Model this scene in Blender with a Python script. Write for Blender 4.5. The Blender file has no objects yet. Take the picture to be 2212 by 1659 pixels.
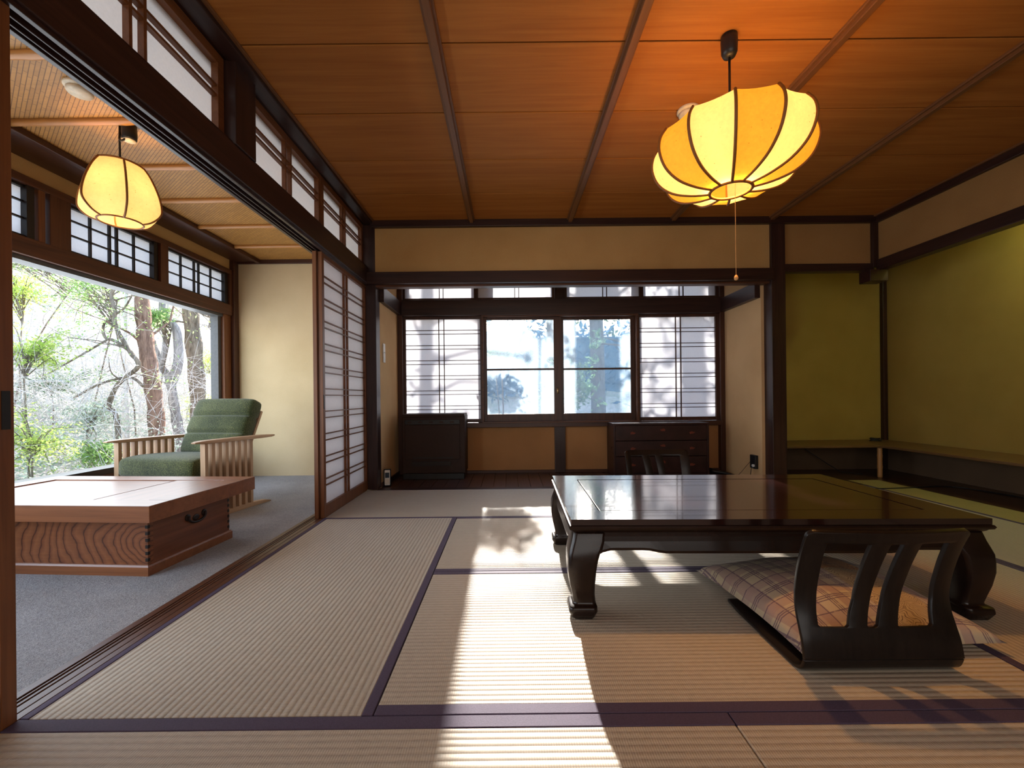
import bpy, math, random
from mathutils import Vector, Matrix
PI = math.pi
sc = bpy.context.scene
COL = sc.collection
R = random.Random(7)

# ------------------------------------------------------------------ materials
def nt(name):
    m = bpy.data.materials.new(name); m.use_nodes = True
    t = m.node_tree
    for n in list(t.nodes): t.nodes.remove(n)
    o = t.nodes.new('ShaderNodeOutputMaterial')
    return m, t, o
def N(t, kind, **kw):
    n = t.nodes.new(kind)
    for k, v in kw.items():
        if k.startswith('i_'):
            key = k[2:]
            key = int(key) if key.isdigit() else key.replace('_', ' ')
            n.inputs[key].default_value = v
        else: setattr(n, k, v)
    return n
def coords(t, scale=(1, 1, 1), rot=(0, 0, 0), loc=(0, 0, 0), kind='Object'):
    c = N(t, 'ShaderNodeTexCoord'); mp = N(t, 'ShaderNodeMapping')
    mp.inputs['Scale'].default_value = scale; mp.inputs['Rotation'].default_value = rot; mp.inputs['Location'].default_value = loc
    t.links.new(c.outputs[kind], mp.inputs['Vector'])
    return mp.outputs['Vector']
def ramp(t, fac, stops):
    r = N(t, 'ShaderNodeValToRGB'); e = r.color_ramp.elements
    while len(e) < len(stops): e.new(0.5)
    for k, (p, c) in enumerate(stops):
        e[k].position = p; e[k].color = (*c, 1)
    t.links.new(fac, r.inputs['Fac']); return r.outputs['Color']
def mth(t, op, a, b=None, c=None):
    n = N(t, 'ShaderNodeMath', operation=op)
    for k, v in enumerate((a, b, c)):
        if v is None: continue
        if isinstance(v, (int, float)): n.inputs[k].default_value = v
        else: t.links.new(v, n.inputs[k])
    return n.outputs[0]
def bsdf(t, o, color, rough=.5, spec=.5, metal=0, coat=0, normal=None, sheen=0):
    b = N(t, 'ShaderNodeBsdfPrincipled')
    if isinstance(color, tuple): b.inputs['Base Color'].default_value = (*color, 1)
    else: t.links.new(color, b.inputs['Base Color'])
    if isinstance(rough, (int, float)): b.inputs['Roughness'].default_value = rough
    else: t.links.new(rough, b.inputs['Roughness'])
    b.inputs['Specular IOR Level'].default_value = spec
    b.inputs['Metallic'].default_value = metal; b.inputs['Coat Weight'].default_value = coat
    b.inputs['Sheen Weight'].default_value = sheen
    if normal is not None: t.links.new(normal, b.inputs['Normal'])
    t.links.new(b.outputs[0], o.inputs['Surface']); return b
def bump(t, h, strength=.2, dist=.01):
    b = N(t, 'ShaderNodeBump'); b.inputs['Strength'].default_value = strength; b.inputs['Distance'].default_value = dist
    t.links.new(h, b.inputs['Height']); return b.outputs['Normal']
def noise(t, vec, scale, detail=4, rough=.55, dist=0):
    n = N(t, 'ShaderNodeTexNoise'); n.inputs['Scale'].default_value = scale; n.inputs['Detail'].default_value = detail
    n.inputs['Roughness'].default_value = rough; n.inputs['Distortion'].default_value = dist
    t.links.new(vec, n.inputs['Vector']); return n.outputs['Fac']
def mix(t, fac, a, b, blend='MIX'):
    n = N(t, 'ShaderNodeMixRGB', blend_type=blend)
    for k, v in ((0, fac), (1, a), (2, b)):
        if isinstance(v, (int, float)): n.inputs[k].default_value = v
        elif isinstance(v, tuple): n.inputs[k].default_value = (*v, 1)
        else: t.links.new(v, n.inputs[k])
    return n.outputs[0]

_woods = {}
def wood(name, c1, c2, axis, rough=.4, grain=1.0, spec=.4, bmp=.12, coat=0):
    key = (name, axis)
    if key in _woods: return _woods[key]
    m, t, o = nt(name + '_' + axis)
    s = [26 * grain] * 3; s['XYZ'.index(axis)] = 1.3 * grain
    v = coords(t, tuple(s))
    n1 = noise(t, v, 1.0, 5, .6, .8)
    s2 = [160 * grain] * 3; s2['XYZ'.index(axis)] = 5 * grain
    n2 = noise(t, coords(t, tuple(s2)), 1.0, 2, .5)
    f = mth(t, 'ADD', mth(t, 'MULTIPLY', n1, .75), mth(t, 'MULTIPLY', n2, .25))
    c = ramp(t, f, [(.32, c1), (.68, c2)])
    bsdf(t, o, c, rough, spec, normal=bump(t, f, bmp, .004), coat=coat)
    _woods[key] = m; return m
DARK = lambda a: wood('dark_wood', (.016, .0065, .0055), (.05, .020, .014), a, .36, 1, .4)
FRAME = lambda a: wood('frame_wood', (.11, .036, .012), (.21, .075, .024), a, .42)
SASH = lambda a: wood('sash_wood', (.035, .012, .007), (.085, .030, .015), a, .38)
BROWN = lambda a: wood('brown_wood', (.055, .018, .008), (.125, .043, .016), a, .42)
BLACKW = lambda a: wood('black_wood', (.008, .006, .005), (.022, .014, .011), a, .4)
CEIL = lambda a: wood('ceiling_cedar', (.31, .105, .020), (.43, .165, .035), a, .6, .7, .15, .05)
BATTEN = lambda a: wood('ceiling_batten', (.13, .05, .016), (.20, .08, .026), a, .45)
OAK = lambda a: wood('pale_oak', (.37, .22, .12), (.52, .34, .20), a, .5, .9)
KEYAKI = lambda a: wood('zelkova', (.16, .052, .017), (.28, .10, .036), a, .34, .8, .55)
BAMBOO = lambda a: wood('bamboo', (.38, .155, .036), (.48, .21, .055), a, .38)
LACQW = lambda a: wood('black_lacquer_ply', (.006, .004, .0035), (.014, .009, .007), a, .33, 1.4, .3, .08)

def plaster(name, c1, c2, rough=.9):
    m, t, o = nt(name)
    v = coords(t)
    n1 = noise(t, v, 2.2, 3); n2 = noise(t, v, 260, 3, .7)
    c = ramp(t, mth(t, 'ADD', mth(t, 'MULTIPLY', n1, .6), mth(t, 'MULTIPLY', n2, .4)), [(.35, c1), (.65, c2)])
    bsdf(t, o, c, rough, .1, normal=bump(t, n2, .35, .003)); return m
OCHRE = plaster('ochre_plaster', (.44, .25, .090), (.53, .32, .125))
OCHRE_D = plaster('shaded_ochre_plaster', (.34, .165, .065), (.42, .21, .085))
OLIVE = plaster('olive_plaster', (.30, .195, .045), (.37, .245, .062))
CREAM = plaster('cream_plaster', (.56, .43, .25), (.66, .52, .32))
OCHRE_A = plaster('window_lit_plaster', (.56, .35, .17), (.66, .43, .22))  # paler ochre copy, light from the alcove window put into its colour
OCHRE_R = plaster('dim_lit_ochre_plaster', (.29, .15, .050), (.36, .195, .07))  # darker ochre copy, the dimmer light on the right put into its colour
def simple(name, c, rough=.5, spec=.4, metal=0, var=.12, scale=40, coat=0, bmp=.05):
    m, t, o = nt(name)
    n = noise(t, coords(t), scale, 3)
    col = ramp(t, n, [(.3, tuple(x * (1 - var) for x in c)), (.7, tuple(min(1, x * (1 + var)) for x in c))])
    bsdf(t, o, col, rough, spec, metal, coat, bump(t, n, bmp, .002)); return m
HERI = simple('purple_cloth', (.072, .050, .085), .75, .25, 0, .2, 400, 0, .2)
BLACKP = simple('black_plastic', (.012, .012, .013), .4)
DKBROWNP = simple('dark_brown_enamel', (.036, .018, .013), .55, .2)
DKGRILLE = simple('black_grille', (.008, .008, .008), .5)
WHITEP = simple('white_plastic', (.72, .70, .66), .4)
CREAMP = simple('cream_plastic', (.62, .52, .38), .45)
SCREEN = simple('dark_screen', (.02, .035, .06), .2)
BRASS = simple('brass', (.45, .33, .16), .35, .5, 1)
IRON = simple('dark_iron', (.035, .022, .018), .45, .5, .6)
REDLAC = simple('worn_red_lacquer', (.15, .028, .012), .5)
CHESTW = simple('chest_dark_lacquer', (.030, .010, .008), .38, .4, 0, .35, 12)
GREYMET = simple('grey_aluminium', (.10, .10, .10), .5, .3, 0)
STRAP = simple('pull_cord_string', (.55, .28, .10), .7)
RIB = simple('lamp_rib', (.24, .085, .014), .6)
SUBF = simple('subfloor_board', (.06, .04, .03), .8)

def tatami(name, axis, tint=1.0):
    m, t, o = nt(name)
    c = N(t, 'ShaderNodeTexCoord'); sp = N(t, 'ShaderNodeSeparateXYZ'); t.links.new(c.outputs['Object'], sp.inputs[0])
    across = sp.outputs['Y' if axis == 'X' else 'X']; along = sp.outputs[axis]
    wv = mth(t, 'SINE', mth(t, 'MULTIPLY', across, 2 * PI / .0205))
    rib = mth(t, 'POWER', mth(t, 'ADD', mth(t, 'MULTIPLY', wv, .5), .5), .6)
    cell = mth(t, 'SINE', mth(t, 'MULTIPLY', along, 2 * PI / .0062))
    sc_ = (55, 420, 55) if axis == 'X' else (420, 55, 55)
    n1 = noise(t, coords(t, sc_), 1.0, 3, .6)
    n2 = noise(t, coords(t, (1, 1, 1)), 1.6, 3)
    f = mth(t, 'ADD', mth(t, 'MULTIPLY', rib, .25), mth(t, 'ADD', mth(t, 'MULTIPLY', n1, .57), mth(t, 'MULTIPLY', n2, .14)))
    f = mth(t, 'ADD', f, mth(t, 'MULTIPLY', cell, .035))
    col = ramp(t, f, [(.12, tuple(x * tint for x in (.255, .207, .155))), (.45, tuple(x * tint for x in (.41, .342, .262))), (.85, tuple(x * tint for x in (.54, .462, .36)))])
    h = mth(t, 'ADD', rib, mth(t, 'MULTIPLY', cell, .12))
    bsdf(t, o, col, .62, .3, normal=bump(t, h, .62, .0028)); return m
TAT_X = tatami('tatami_along_x', 'X'); TAT_Y = tatami('tatami_along_y', 'Y')

def mk_carpet():
    m, t, o = nt('grey_carpet')
    v = coords(t)
    n1 = noise(t, v, 130, 3, .8); n2 = noise(t, v, 3, 3)
    f = mth(t, 'ADD', mth(t, 'MULTIPLY', n1, .75), mth(t, 'MULTIPLY', n2, .25))
    c = ramp(t, f, [(.36, (.20, .195, .20)), (.64, (.45, .44, .445))])
    bsdf(t, o, c, .95, .05, normal=bump(t, n1, .9, .012), sheen=.2); return m
CARPET = mk_carpet()

def mk_weave():
    m, t, o = nt('woven_ceiling')
    b = N(t, 'ShaderNodeTexBrick')
    b.inputs['Color1'].default_value = (.44, .215, .052, 1); b.inputs['Color2'].default_value = (.35, .165, .040, 1); b.inputs['Mortar'].default_value = (.15, .065, .018, 1)
    b.inputs['Scale'].default_value = 1; b.inputs['Mortar Size'].default_value = .0016; b.inputs['Brick Width'].default_value = .13; b.inputs['Row Height'].default_value = .0165
    b.inputs['Bias'].default_value = -.2; b.offset = .28; b.offset_frequency = 1 if False else 2
    t.links.new(coords(t, (1, 1, 1), (0, 0, math.radians(38))), b.inputs['Vector'])
    n = noise(t, coords(t, (6, 90, 6), (0, 0, math.radians(38))), 1, 3)
    c = mix(t, .4, b.outputs['Color'], ramp(t, n, [(.3, (.6, .6, .6)), (.7, (1, 1, 1))]), 'MULTIPLY')
    bsdf(t, o, c, .5, .35, normal=bump(t, b.outputs['Fac'], -.5, .004)); return m
WEAVE = mk_weave()

def paper(name, col, trans=.5, fib=.06, alpha=0.0):
    m, t, o = nt(name)
    n = noise(t, coords(t), 90, 4, .65)
    c = ramp(t, n, [(.3, tuple(x * (1 - fib) for x in col)), (.7, col)])
    d = N(t, 'ShaderNodeBsdfDiffuse'); tr = N(t, 'ShaderNodeBsdfTranslucent'); mx = N(t, 'ShaderNodeMixShader')
    t.links.new(c, d.inputs['Color']); t.links.new(c, tr.inputs['Color']); mx.inputs[0].default_value = trans
    t.links.new(d.outputs[0], mx.inputs[1]); t.links.new(tr.outputs[0], mx.inputs[2])
    t.links.new(mx.outputs[0], o.inputs['Surface']); return m
SHOJI = paper('shoji_paper', (.86, .83, .84), .5)
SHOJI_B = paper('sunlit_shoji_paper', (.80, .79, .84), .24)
RANMA = paper('transom_paper', (.86, .82, .80), .5)

def lamp_paper(name, col, em, strength, tmul=.10):
    m, t, o = nt(name)
    v = coords(t)
    n = noise(t, v, 55, 5, .75); n2 = noise(t, v, 9, 3)
    speck = N(t, 'ShaderNodeTexVoronoi'); speck.inputs['Scale'].default_value = 38; t.links.new(v, speck.inputs['Vector'])
    sp = ramp(t, speck.outputs['Distance'], [(.03, (.45, .30, .15)), (.10, (1, 1, 1))])
    c = mix(t, 1.0, ramp(t, mth(t, 'ADD', mth(t, 'MULTIPLY', n, .6), mth(t, 'MULTIPLY', n2, .4)), [(.3, tuple(x * .78 for x in col)), (.7, col)]), sp, 'MULTIPLY')
    d = N(t, 'ShaderNodeBsdfDiffuse'); tr = N(t, 'ShaderNodeBsdfTranslucent'); mx = N(t, 'ShaderNodeMixShader'); mx.inputs[0].default_value = .7
    t.links.new(c, d.inputs['Color']); t.links.new(mix(t, 1.0, c, (tmul, tmul, tmul), 'MULTIPLY'), tr.inputs['Color'])
    t.links.new(d.outputs[0], mx.inputs[1]); t.links.new(tr.outputs[0], mx.inputs[2])
    e = N(t, 'ShaderNodeEmission'); e.inputs['Strength'].default_value = strength
    t.links.new(mix(t, 1.0, c, em, 'MULTIPLY'), e.inputs['Color'])
    ad = N(t, 'ShaderNodeAddShader'); t.links.new(mx.outputs[0], ad.inputs[0]); t.links.new(e.outputs[0], ad.inputs[1])
    t.links.new(ad.outputs[0], o.inputs['Surface']); return m
LP_BRIGHT = lamp_paper('lamp_paper_thin', (1.0, .84, .52), (1.0, .62, .24), .55, .46)
LP_AMBER = lamp_paper('lamp_paper_double', (1.0, .62, .12), (1.0, .48, .07), .50, .26)
LP_SMALL = lamp_paper('small_lamp_paper', (1.0, .82, .50), (1.0, .60, .26), .30, .27)

def glass(name, haze=0.0, tint=(1, 1, 1)):
    m, t, o = nt(name)
    tr = N(t, 'ShaderNodeBsdfTransparent'); tr.inputs['Color'].default_value = (*tint, 1)
    gl = N(t, 'ShaderNodeBsdfGlossy'); gl.inputs['Roughness'].default_value = .02
    fr = N(t, 'ShaderNodeFresnel'); fr.inputs['IOR'].default_value = 1.35
    mx = N(t, 'ShaderNodeMixShader'); t.links.new(mth(t, 'MULTIPLY', fr.outputs[0], .8), mx.inputs[0])
    t.links.new(tr.outputs[0], mx.inputs[1]); t.links.new(gl.outputs[0], mx.inputs[2])
    out = mx.outputs[0]
    if haze:
        tl = N(t, 'ShaderNodeBsdfTranslucent'); tl.inputs['Color'].default_value = (.72, .88, 1.0, 1)
        n = noise(t, coords(t, (1, 1, .5)), 14, 5, .7)
        f = N(t, 'ShaderNodeMapRange'); t.links.new(n, f.inputs[0])
        f.inputs[1].default_value = .3; f.inputs[2].default_value = .7; f.inputs[3].default_value = haze * .75; f.inputs[4].default_value = haze * 1.2
        m2 = N(t, 'ShaderNodeMixShader'); t.links.new(f.outputs[0], m2.inputs[0]); t.links.new(out, m2.inputs[1]); t.links.new(tl.outputs[0], m2.inputs[2])
        out = m2.outputs[0]
    t.links.new(out, o.inputs['Surface']); return m
GLASS = glass('clear_glass'); HAZY = glass('dusty_glass', .21)

def mk_lacquer():
    m, t, o = nt('brown_lacquer')
    n = noise(t, coords(t, (3, 120, 3)), 1, 4, .6); n2 = noise(t, coords(t), 600, 2, .8)
    c = ramp(t, n, [(.3, (.011, .004, .0035)), (.7, (.026, .008, .006))])
    r = N(t, 'ShaderNodeMapRange'); t.links.new(n2, r.inputs[0]); r.inputs[3].default_value = .07; r.inputs[4].default_value = .17
    h = mth(t, 'ADD', mth(t, 'MULTIPLY', n, .6), mth(t, 'MULTIPLY', n2, .4))
    bsdf(t, o, c, r.outputs[0], .65, normal=bump(t, h, .055, .002), coat=.35); return m
LACQ = mk_lacquer()
LACQ_D = simple('dark_lacquer_carcass', (.014, .007, .005), .27, .35, 0, .3, 14)

def mk_rings():
    m, t, o = nt('zelkova_burl')
    v = coords(t, (1, 1, 1), loc=(-.60, 0, -.15)); c = N(t, 'ShaderNodeVectorMath', operation='MULTIPLY'); c.inputs[1].default_value = (1, 0, 1.7)
    t.links.new(v, c.inputs[0])
    nz = N(t, 'ShaderNodeTexNoise'); nz.inputs['Scale'].default_value = 3.2; nz.inputs['Detail'].default_value = 4; t.links.new(v, nz.inputs['Vector'])
    ln = N(t, 'ShaderNodeVectorMath', operation='LENGTH'); t.links.new(c.outputs[0], ln.inputs[0])
    dd = mth(t, 'ADD', mth(t, 'POWER', ln.outputs['Value'], .8), mth(t, 'MULTIPLY', nz.outputs['Fac'], .22))
    s = mth(t, 'FRACT', mth(t, 'MULTIPLY', dd, 22))
    fine = noise(t, coords(t, (14, 160, 160)), 1, 3)
    col = ramp(t, s, [(0, (.055, .016, .010)), (.12, (.20, .068, .026)), (.6, (.25, .09, .034)), (.93, (.17, .055, .022)), (1, (.055, .016, .010))])
    col = mix(t, .35, col, ramp(t, fine, [(.3, (.55, .5, .5)), (.7, (1, 1, 1))]), 'MULTIPLY')
    bsdf(t, o, col, .34, .45); return m
RINGS = mk_rings()

def mk_green():
    m, t, o = nt('green_tweed')
    v = coords(t)
    n1 = noise(t, v, 150, 3, .85); n2 = noise(t, v, 5, 2)
    c = ramp(t, mth(t, 'ADD', mth(t, 'MULTIPLY', n1, .8), mth(t, 'MULTIPLY', n2, .2)), [(.38, (.014, .022, .008)), (.5, (.050, .066, .022)), (.62, (.16, .17, .06))])
    bsdf(t, o, c, .9, .1, normal=bump(t, n1, .8, .006), sheen=.3); return m
GREEN = mk_green()

def mk_plaid():
    m, t, o = nt('plaid_patchwork')
    c = N(t, 'ShaderNodeTexCoord'); sp = N(t, 'ShaderNodeSeparateXYZ'); t.links.new(c.outputs['Object'], sp.inputs[0])
    def stripes(u, period, w, ph=0):
        f = mth(t, 'FRACT', mth(t, 'ADD', mth(t, 'DIVIDE', u, period), ph)); return mth(t, 'LESS_THAN', f, w)
    base = (.50, .40, .27)
    col = mix(t, mth(t, 'MULTIPLY', stripes(sp.outputs['X'], .105, .36), .62), base, (.34, .21, .19))
    col = mix(t, mth(t, 'MULTIPLY', stripes(sp.outputs['Y'], .115, .34), .5), col, (.36, .23, .21))
    dash = noise(t, coords(t, (60, 60, 60)), 1, 2)
    dk = ramp(t, dash, [(.30, (.25, .25, .25)), (.45, (1, 1, 1))])
    for ax, per in (('X', .105), ('Y', .115)):
        for ph in (.30, .22, .15, .70):
            col = mix(t, mth(t, 'MULTIPLY', mth(t, 'MULTIPLY', stripes(sp.outputs[ax], per, .038, ph), dk), .85), col, (.15, .095, .125))
    # paisley patch on the right end of the cover
    vo = N(t, 'ShaderNodeTexVoronoi', feature='DISTANCE_TO_EDGE'); vo.inputs['Scale'].default_value = 15
    nz = N(t, 'ShaderNodeTexNoise'); nz.inputs['Scale'].default_value = 12; t.links.new(c.outputs['Object'], nz.inputs['Vector'])
    va = N(t, 'ShaderNodeVectorMath', operation='MULTIPLY_ADD'); t.links.new(nz.outputs['Color'], va.inputs[0]); va.inputs[1].default_value = (.10, .10, .10); t.links.new(c.outputs['Object'], va.inputs[2])
    t.links.new(va.outputs[0], vo.inputs['Vector'])
    r2 = mth(t, 'SINE', mth(t, 'MULTIPLY', vo.outputs['Distance'], 75))
    pais = ramp(t, mth(t, 'ADD', mth(t, 'MULTIPLY', r2, .5), .5), [(.80, (.50, .36, .19)), (.93, (.17, .10, .05))])
    far = mth(t, 'GREATER_THAN', sp.outputs['Y'], .03)
    pais = mix(t, far, pais, ramp(t, mth(t, 'ADD', mth(t, 'MULTIPLY', r2, .5), .5), [(.5, (.62, .30, .10)), (.75, (.30, .11, .04))]))
    patch = mth(t, 'MULTIPLY', mth(t, 'GREATER_THAN', sp.outputs['X'], .005), mth(t, 'LESS_THAN', sp.outputs['X'], .19))
    col = mix(t, patch, col, pais)
    wv = noise(t, coords(t), 500, 2)
    bsdf(t, o, col, .85, .15, normal=bump(t, wv, .3, .002), sheen=.1); return m
PLAID = mk_plaid()

def bark(name, c1, c2, stretch=6):
    m, t, o = nt(name)
    n = noise(t, coords(t, (1, 1, 1 / stretch)), 28, 5, .7, .6); n2 = noise(t, coords(t), 3, 2)
    c = ramp(t, mth(t, 'ADD', mth(t, 'MULTIPLY', n, .8), mth(t, 'MULTIPLY', n2, .2)), [(.36, c1), (.64, c2)])
    bsdf(t, o, c, .95, .05, normal=bump(t, n, .9, .03)); return m
BARK_RED = bark('cedar_bark', (.13, .075, .06), (.46, .29, .22))
BARK_GREY = bark('grey_bark', (.20, .18, .18), (.60, .55, .54))
BARK_BROWN = bark('oak_bark', (.11, .085, .065), (.42, .34, .27))
BARK_PALE = bark('pale_bark', (.74, .69, .67), (.95, .91, .90))
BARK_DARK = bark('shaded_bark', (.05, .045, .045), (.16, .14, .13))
def leaf(name, c1, c2, tr=.55):
    m, t, o = nt(name)
    n = noise(t, coords(t), 4, 3)
    c = ramp(t, n, [(.35, c1), (.65, c2)])
    d = N(t, 'ShaderNodeBsdfDiffuse'); l = N(t, 'ShaderNodeBsdfTranslucent'); mx = N(t, 'ShaderNodeMixShader'); mx.inputs[0].default_value = tr
    t.links.new(c, d.inputs['Color']); t.links.new(c, l.inputs['Color'])
    t.links.new(d.outputs[0], mx.inputs[1]); t.links.new(l.outputs[0], mx.inputs[2]); t.links.new(mx.outputs[0], o.inputs['Surface']); return m
LEAF_Y = leaf('yellow_green_leaf', (.46, .62, .12), (.74, .82, .28))
LEAF_G = leaf('mid_green_leaf', (.30, .50, .15), (.52, .70, .28))
LEAF_D = leaf('deep_green_leaf', (.09, .17, .09), (.20, .32, .17), .35)
LEAF_S = leaf('sage_leaf', (.36, .46, .36), (.58, .66, .54), .4)
def mk_hill():
    m, t, o = nt('hillside_litter')
    v = coords(t)
    n1 = noise(t, v, 1.3, 6, .7); n2 = noise(t, v, 9, 5, .8)
    f = mth(t, 'ADD', mth(t, 'MULTIPLY', n1, .5), mth(t, 'MULTIPLY', n2, .5))
    c = ramp(t, f, [(.35, (.20, .25, .20)), (.44, (.46, .50, .42)), (.54, (.72, .67, .64)), (.66, (.90, .86, .85))])
    bsdf(t, o, c, 1, 0, normal=bump(t, n2, .8, .3)); return m
HILL = mk_hill()

# ------------------------------------------------------------------ mesh helpers
WL = {}      # world location of roots built without rotation
class MB:
    def __init__(s): s.v = []; s.f = []; s.mi = []; s.cur = 0
    def face(s, idx): s.f.append(tuple(idx)); s.mi.append(s.cur)
    def box(s, x0, x1, y0, y1, z0, z1):
        b = len(s.v)
        s.v += [(x, y, z) for z in (z0, z1) for y in (y0, y1) for x in (x0, x1)]
        for q in ((0, 2, 3, 1), (4, 5, 7, 6), (0, 1, 5, 4), (2, 6, 7, 3), (0, 4, 6, 2), (1, 3, 7, 5)): s.face([b + k for k in q])
        return s
    def quad(s, a, b, c, d):
        k = len(s.v); s.v += [tuple(a), tuple(b), tuple(c), tuple(d)]; s.face((k, k + 1, k + 2, k + 3)); return s
    def rings(s, rings, cap0=True, cap1=True, closed=False):
        n = len(rings[0]); b = len(s.v)
        for r in rings: s.v += [tuple(p) for p in r]
        m = len(rings)
        for i in range(m if closed else m - 1):
            for j in range(n):
                a, c = b + i * n, b + ((i + 1) % m) * n
                s.face((a + j, a + (j + 1) % n, c + (j + 1) % n, c + j))
        if not closed:
            if cap0: s.face([b + j for j in reversed(range(n))])
            if cap1: s.face([b + (m - 1) * n + j for j in range(n)])
        return s
    def tube(s, pts, r, n=8, closed=False):
        pts = [Vector(p) for p in pts]; m = len(pts)
        rr = r if isinstance(r, (list, tuple)) else [r] * m
        up = None; rings = []
        for i, p in enumerate(pts):
            a = pts[(i - 1) % m] if (closed or i > 0) else p
            c = pts[(i + 1) % m] if (closed or i < m - 1) else p
            d = (c - a)
            d = d.normalized() if d.length > 1e-9 else Vector((0, 0, 1))
            if up is None:
                up = d.orthogonal().normalized()
            else:
                up = up - d * up.dot(d)
                up = up.normalized() if up.length > 1e-6 else d.orthogonal().normalized()
            w = d.cross(up)
            rings.append([p + (up * math.cos(2 * PI * j / n) + w * math.sin(2 * PI * j / n)) * rr[i] for j in range(n)])
        return s.rings(rings, closed=closed)
    def lathe(s, prof, c=(0, 0, 0), n=24, caps=True):
        return s.rings([[(c[0] + r * math.cos(2 * PI * j / n), c[1] + r * math.sin(2 * PI * j / n), c[2] + z) for j in range(n)] for r, z in prof], caps, caps)
    def grid(s, fn, nu, nv, skip=None):
        b = len(s.v)
        for i in range(nu + 1):
            for j in range(nv + 1): s.v.append(tuple(fn(i / nu, j / nv)))
        for i in range(nu):
            for j in range(nv):
                if skip and skip(i, j): continue
                k = b + i * (nv + 1) + j
                s.face((k, k + nv + 1, k + nv + 2, k + 1))
        return s
    def build(s, name, mat, parent=None, org=None, bevel=0, smooth=False, local=False, solid=0, subsurf=0):
        me = bpy.data.meshes.new(name); o = bpy.data.objects.new(name, me); COL.objects.link(o)
        off = Vector((0, 0, 0))
        if parent is not None:
            o.parent = parent
            if not local: off = WL.get(parent.name, Vector((0, 0, 0)))
            WL[o.name] = Vector(off)
        elif org is not None:
            off = Vector(org); o.location = off; WL[o.name] = Vector(off)
        me.from_pydata([(x - off.x, y - off.y, z - off.z) for x, y, z in s.v], [], s.f)
        mats = mat if isinstance(mat, (list, tuple)) else [mat]
        for m in mats: me.materials.append(m)
        if len(mats) > 1:
            for p, k in zip(me.polygons, s.mi): p.material_index = k
        if smooth:
            for p in me.polygons: p.use_smooth = True
        me.update()
        if solid:
            md = o.modifiers.new('thick', 'SOLIDIFY'); md.thickness = solid; md.offset = 0
        if bevel:
            md = o.modifiers.new('bev', 'BEVEL'); md.width = bevel; md.segments = 2; md.limit_method = 'ANGLE'; md.angle_limit = math.radians(40)
        if subsurf:
            md = o.modifiers.new('sub', 'SUBSURF'); md.levels = subsurf; md.render_levels = subsurf
        return o
def box(*a): return MB().box(*a)
def thing(name, label, cat, loc=(0, 0, 0), rotz=0, group=None):
    o = bpy.data.objects.new(name, None); COL.objects.link(o)
    o.location = loc; o.rotation_euler = (0, 0, rotz); o.empty_display_size = .1
    o['label'] = label; o['category'] = cat
    if group: o['group'] = group
    WL[o.name] = Vector(loc); return o
def tag(o, label, cat, group=None, kind=None):
    o['label'] = label; o['category'] = cat
    if group: o['group'] = group
    if kind: o['kind'] = kind
    return o
def struct(o): o['kind'] = 'structure'; return o
def sroot(name, loc):
    o = bpy.data.objects.new(name, None); COL.objects.link(o); o.location = loc; WL[o.name] = Vector(loc); o['kind'] = 'structure'; return o
_tn = [0]
def trim(mb, mat, bevel=.003):
    _tn[0] += 1
    return struct(mb.build('trim_%d' % _tn[0], mat, bevel=bevel))

# ------------------------------------------------------------------ camera
cam = bpy.data.cameras.new('camera'); co = bpy.data.objects.new('camera', cam); COL.objects.link(co)
co.location = (0, 0, .84); co.rotation_euler = (PI / 2, .0105, 0)
cam.sensor_width = 36; cam.lens = 920 / 2212 * 36; cam.shift_x = (1106 - 1097) / 2212; cam.shift_y = (858 - 829.5) / 2212
cam.clip_start = .05; cam.clip_end = 300
sc.camera = co

# ------------------------------------------------------------------ room shell
ZC = 2.47
struct(box(-1.45, 4.35, -1.6, 4.9, -.20, -.046).build('floor', SUBF))
struct(box(-3.1, -1.432, -1.6, 4.74, -.15, -.004).build('floor_engawa', CARPET))
# alcove plank floor with open joints
m = MB()
x = -1.205; k = 0
while x < 2.39:
    w = .118; m.box(x, min(x + w - .004, 2.395), 3.995, 4.75, -.04, -.004); x += w
struct(m.build('floor_alcove', wood('alcove_plank', (.040, .016, .012), (.095, .040, .028), 'Y', .33, 1, .5)))
m = MB().box(2.56, 4.2, 3.91, 4.75, -.044, 0).box(3.585, 4.2, -1.5, 3.91, -.044, 0)
struct(m.build('floor_tokonoma', wood('tokonoma_board', (.050, .022, .010), (.085, .038, .016), 'Y', .3, .6, .5), bevel=.003))
# sill strip along the alcove edge, grooved threshold on the left
trim(box(-1.21, 2.42, 3.905, 3.993, -.04, 0), DARK('X'))
m = MB().box(-1.430, -1.305, -1.5, 3.92, -.045, -.010)
for a, b in ((-1.430, -1.400), (-1.392, -1.385), (-1.377, -1.366), (-1.360, -1.334), (-1.331, -1.305)):
    m.box(a, b, -1.5, 3.92, -.012, 0)
trim(m, BROWN('Y'), .0015)
# kamoi rail with grooves and nageshi face
m = MB().box(-1.395, -1.285, -1.5, 3.93, 1.900, 2.03)
for a, b in ((-1.395, -1.375), (-1.363, -1.356), (-1.334, -1.327), (-1.303, -1.285)): m.box(a, b, -1.5, 3.93, 1.880, 1.902)
trim(m, DARK('Y'), .002)
trim(box(-1.305, -1.272, -1.5, 3.93, 1.893, 2.045), DARK('Y'), .004)
trim(box(-1.36, -1.285, -1.5, 3.93, 2.045, 2.062), DARK('Y'), .002)
trim(box(-1.40, -1.305, -1.5, 3.93, 2.444, ZC), DARK('Y'), .003)
trim(box(-1.305, -1.223, -1.5, 3.93, 2.436, ZC), DARK('Y'), .004)
trim(box(-1.223, -1.205, -1.5, 3.93, 2.455, ZC), BATTEN('Y'), .002)
for y0, y1 in ((2.005, 2.165), (-.02, .13)):
    trim(box(-1.375, -1.265, y0, y1, 2.045, 2.444), DARK('Z'), .004)
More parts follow.
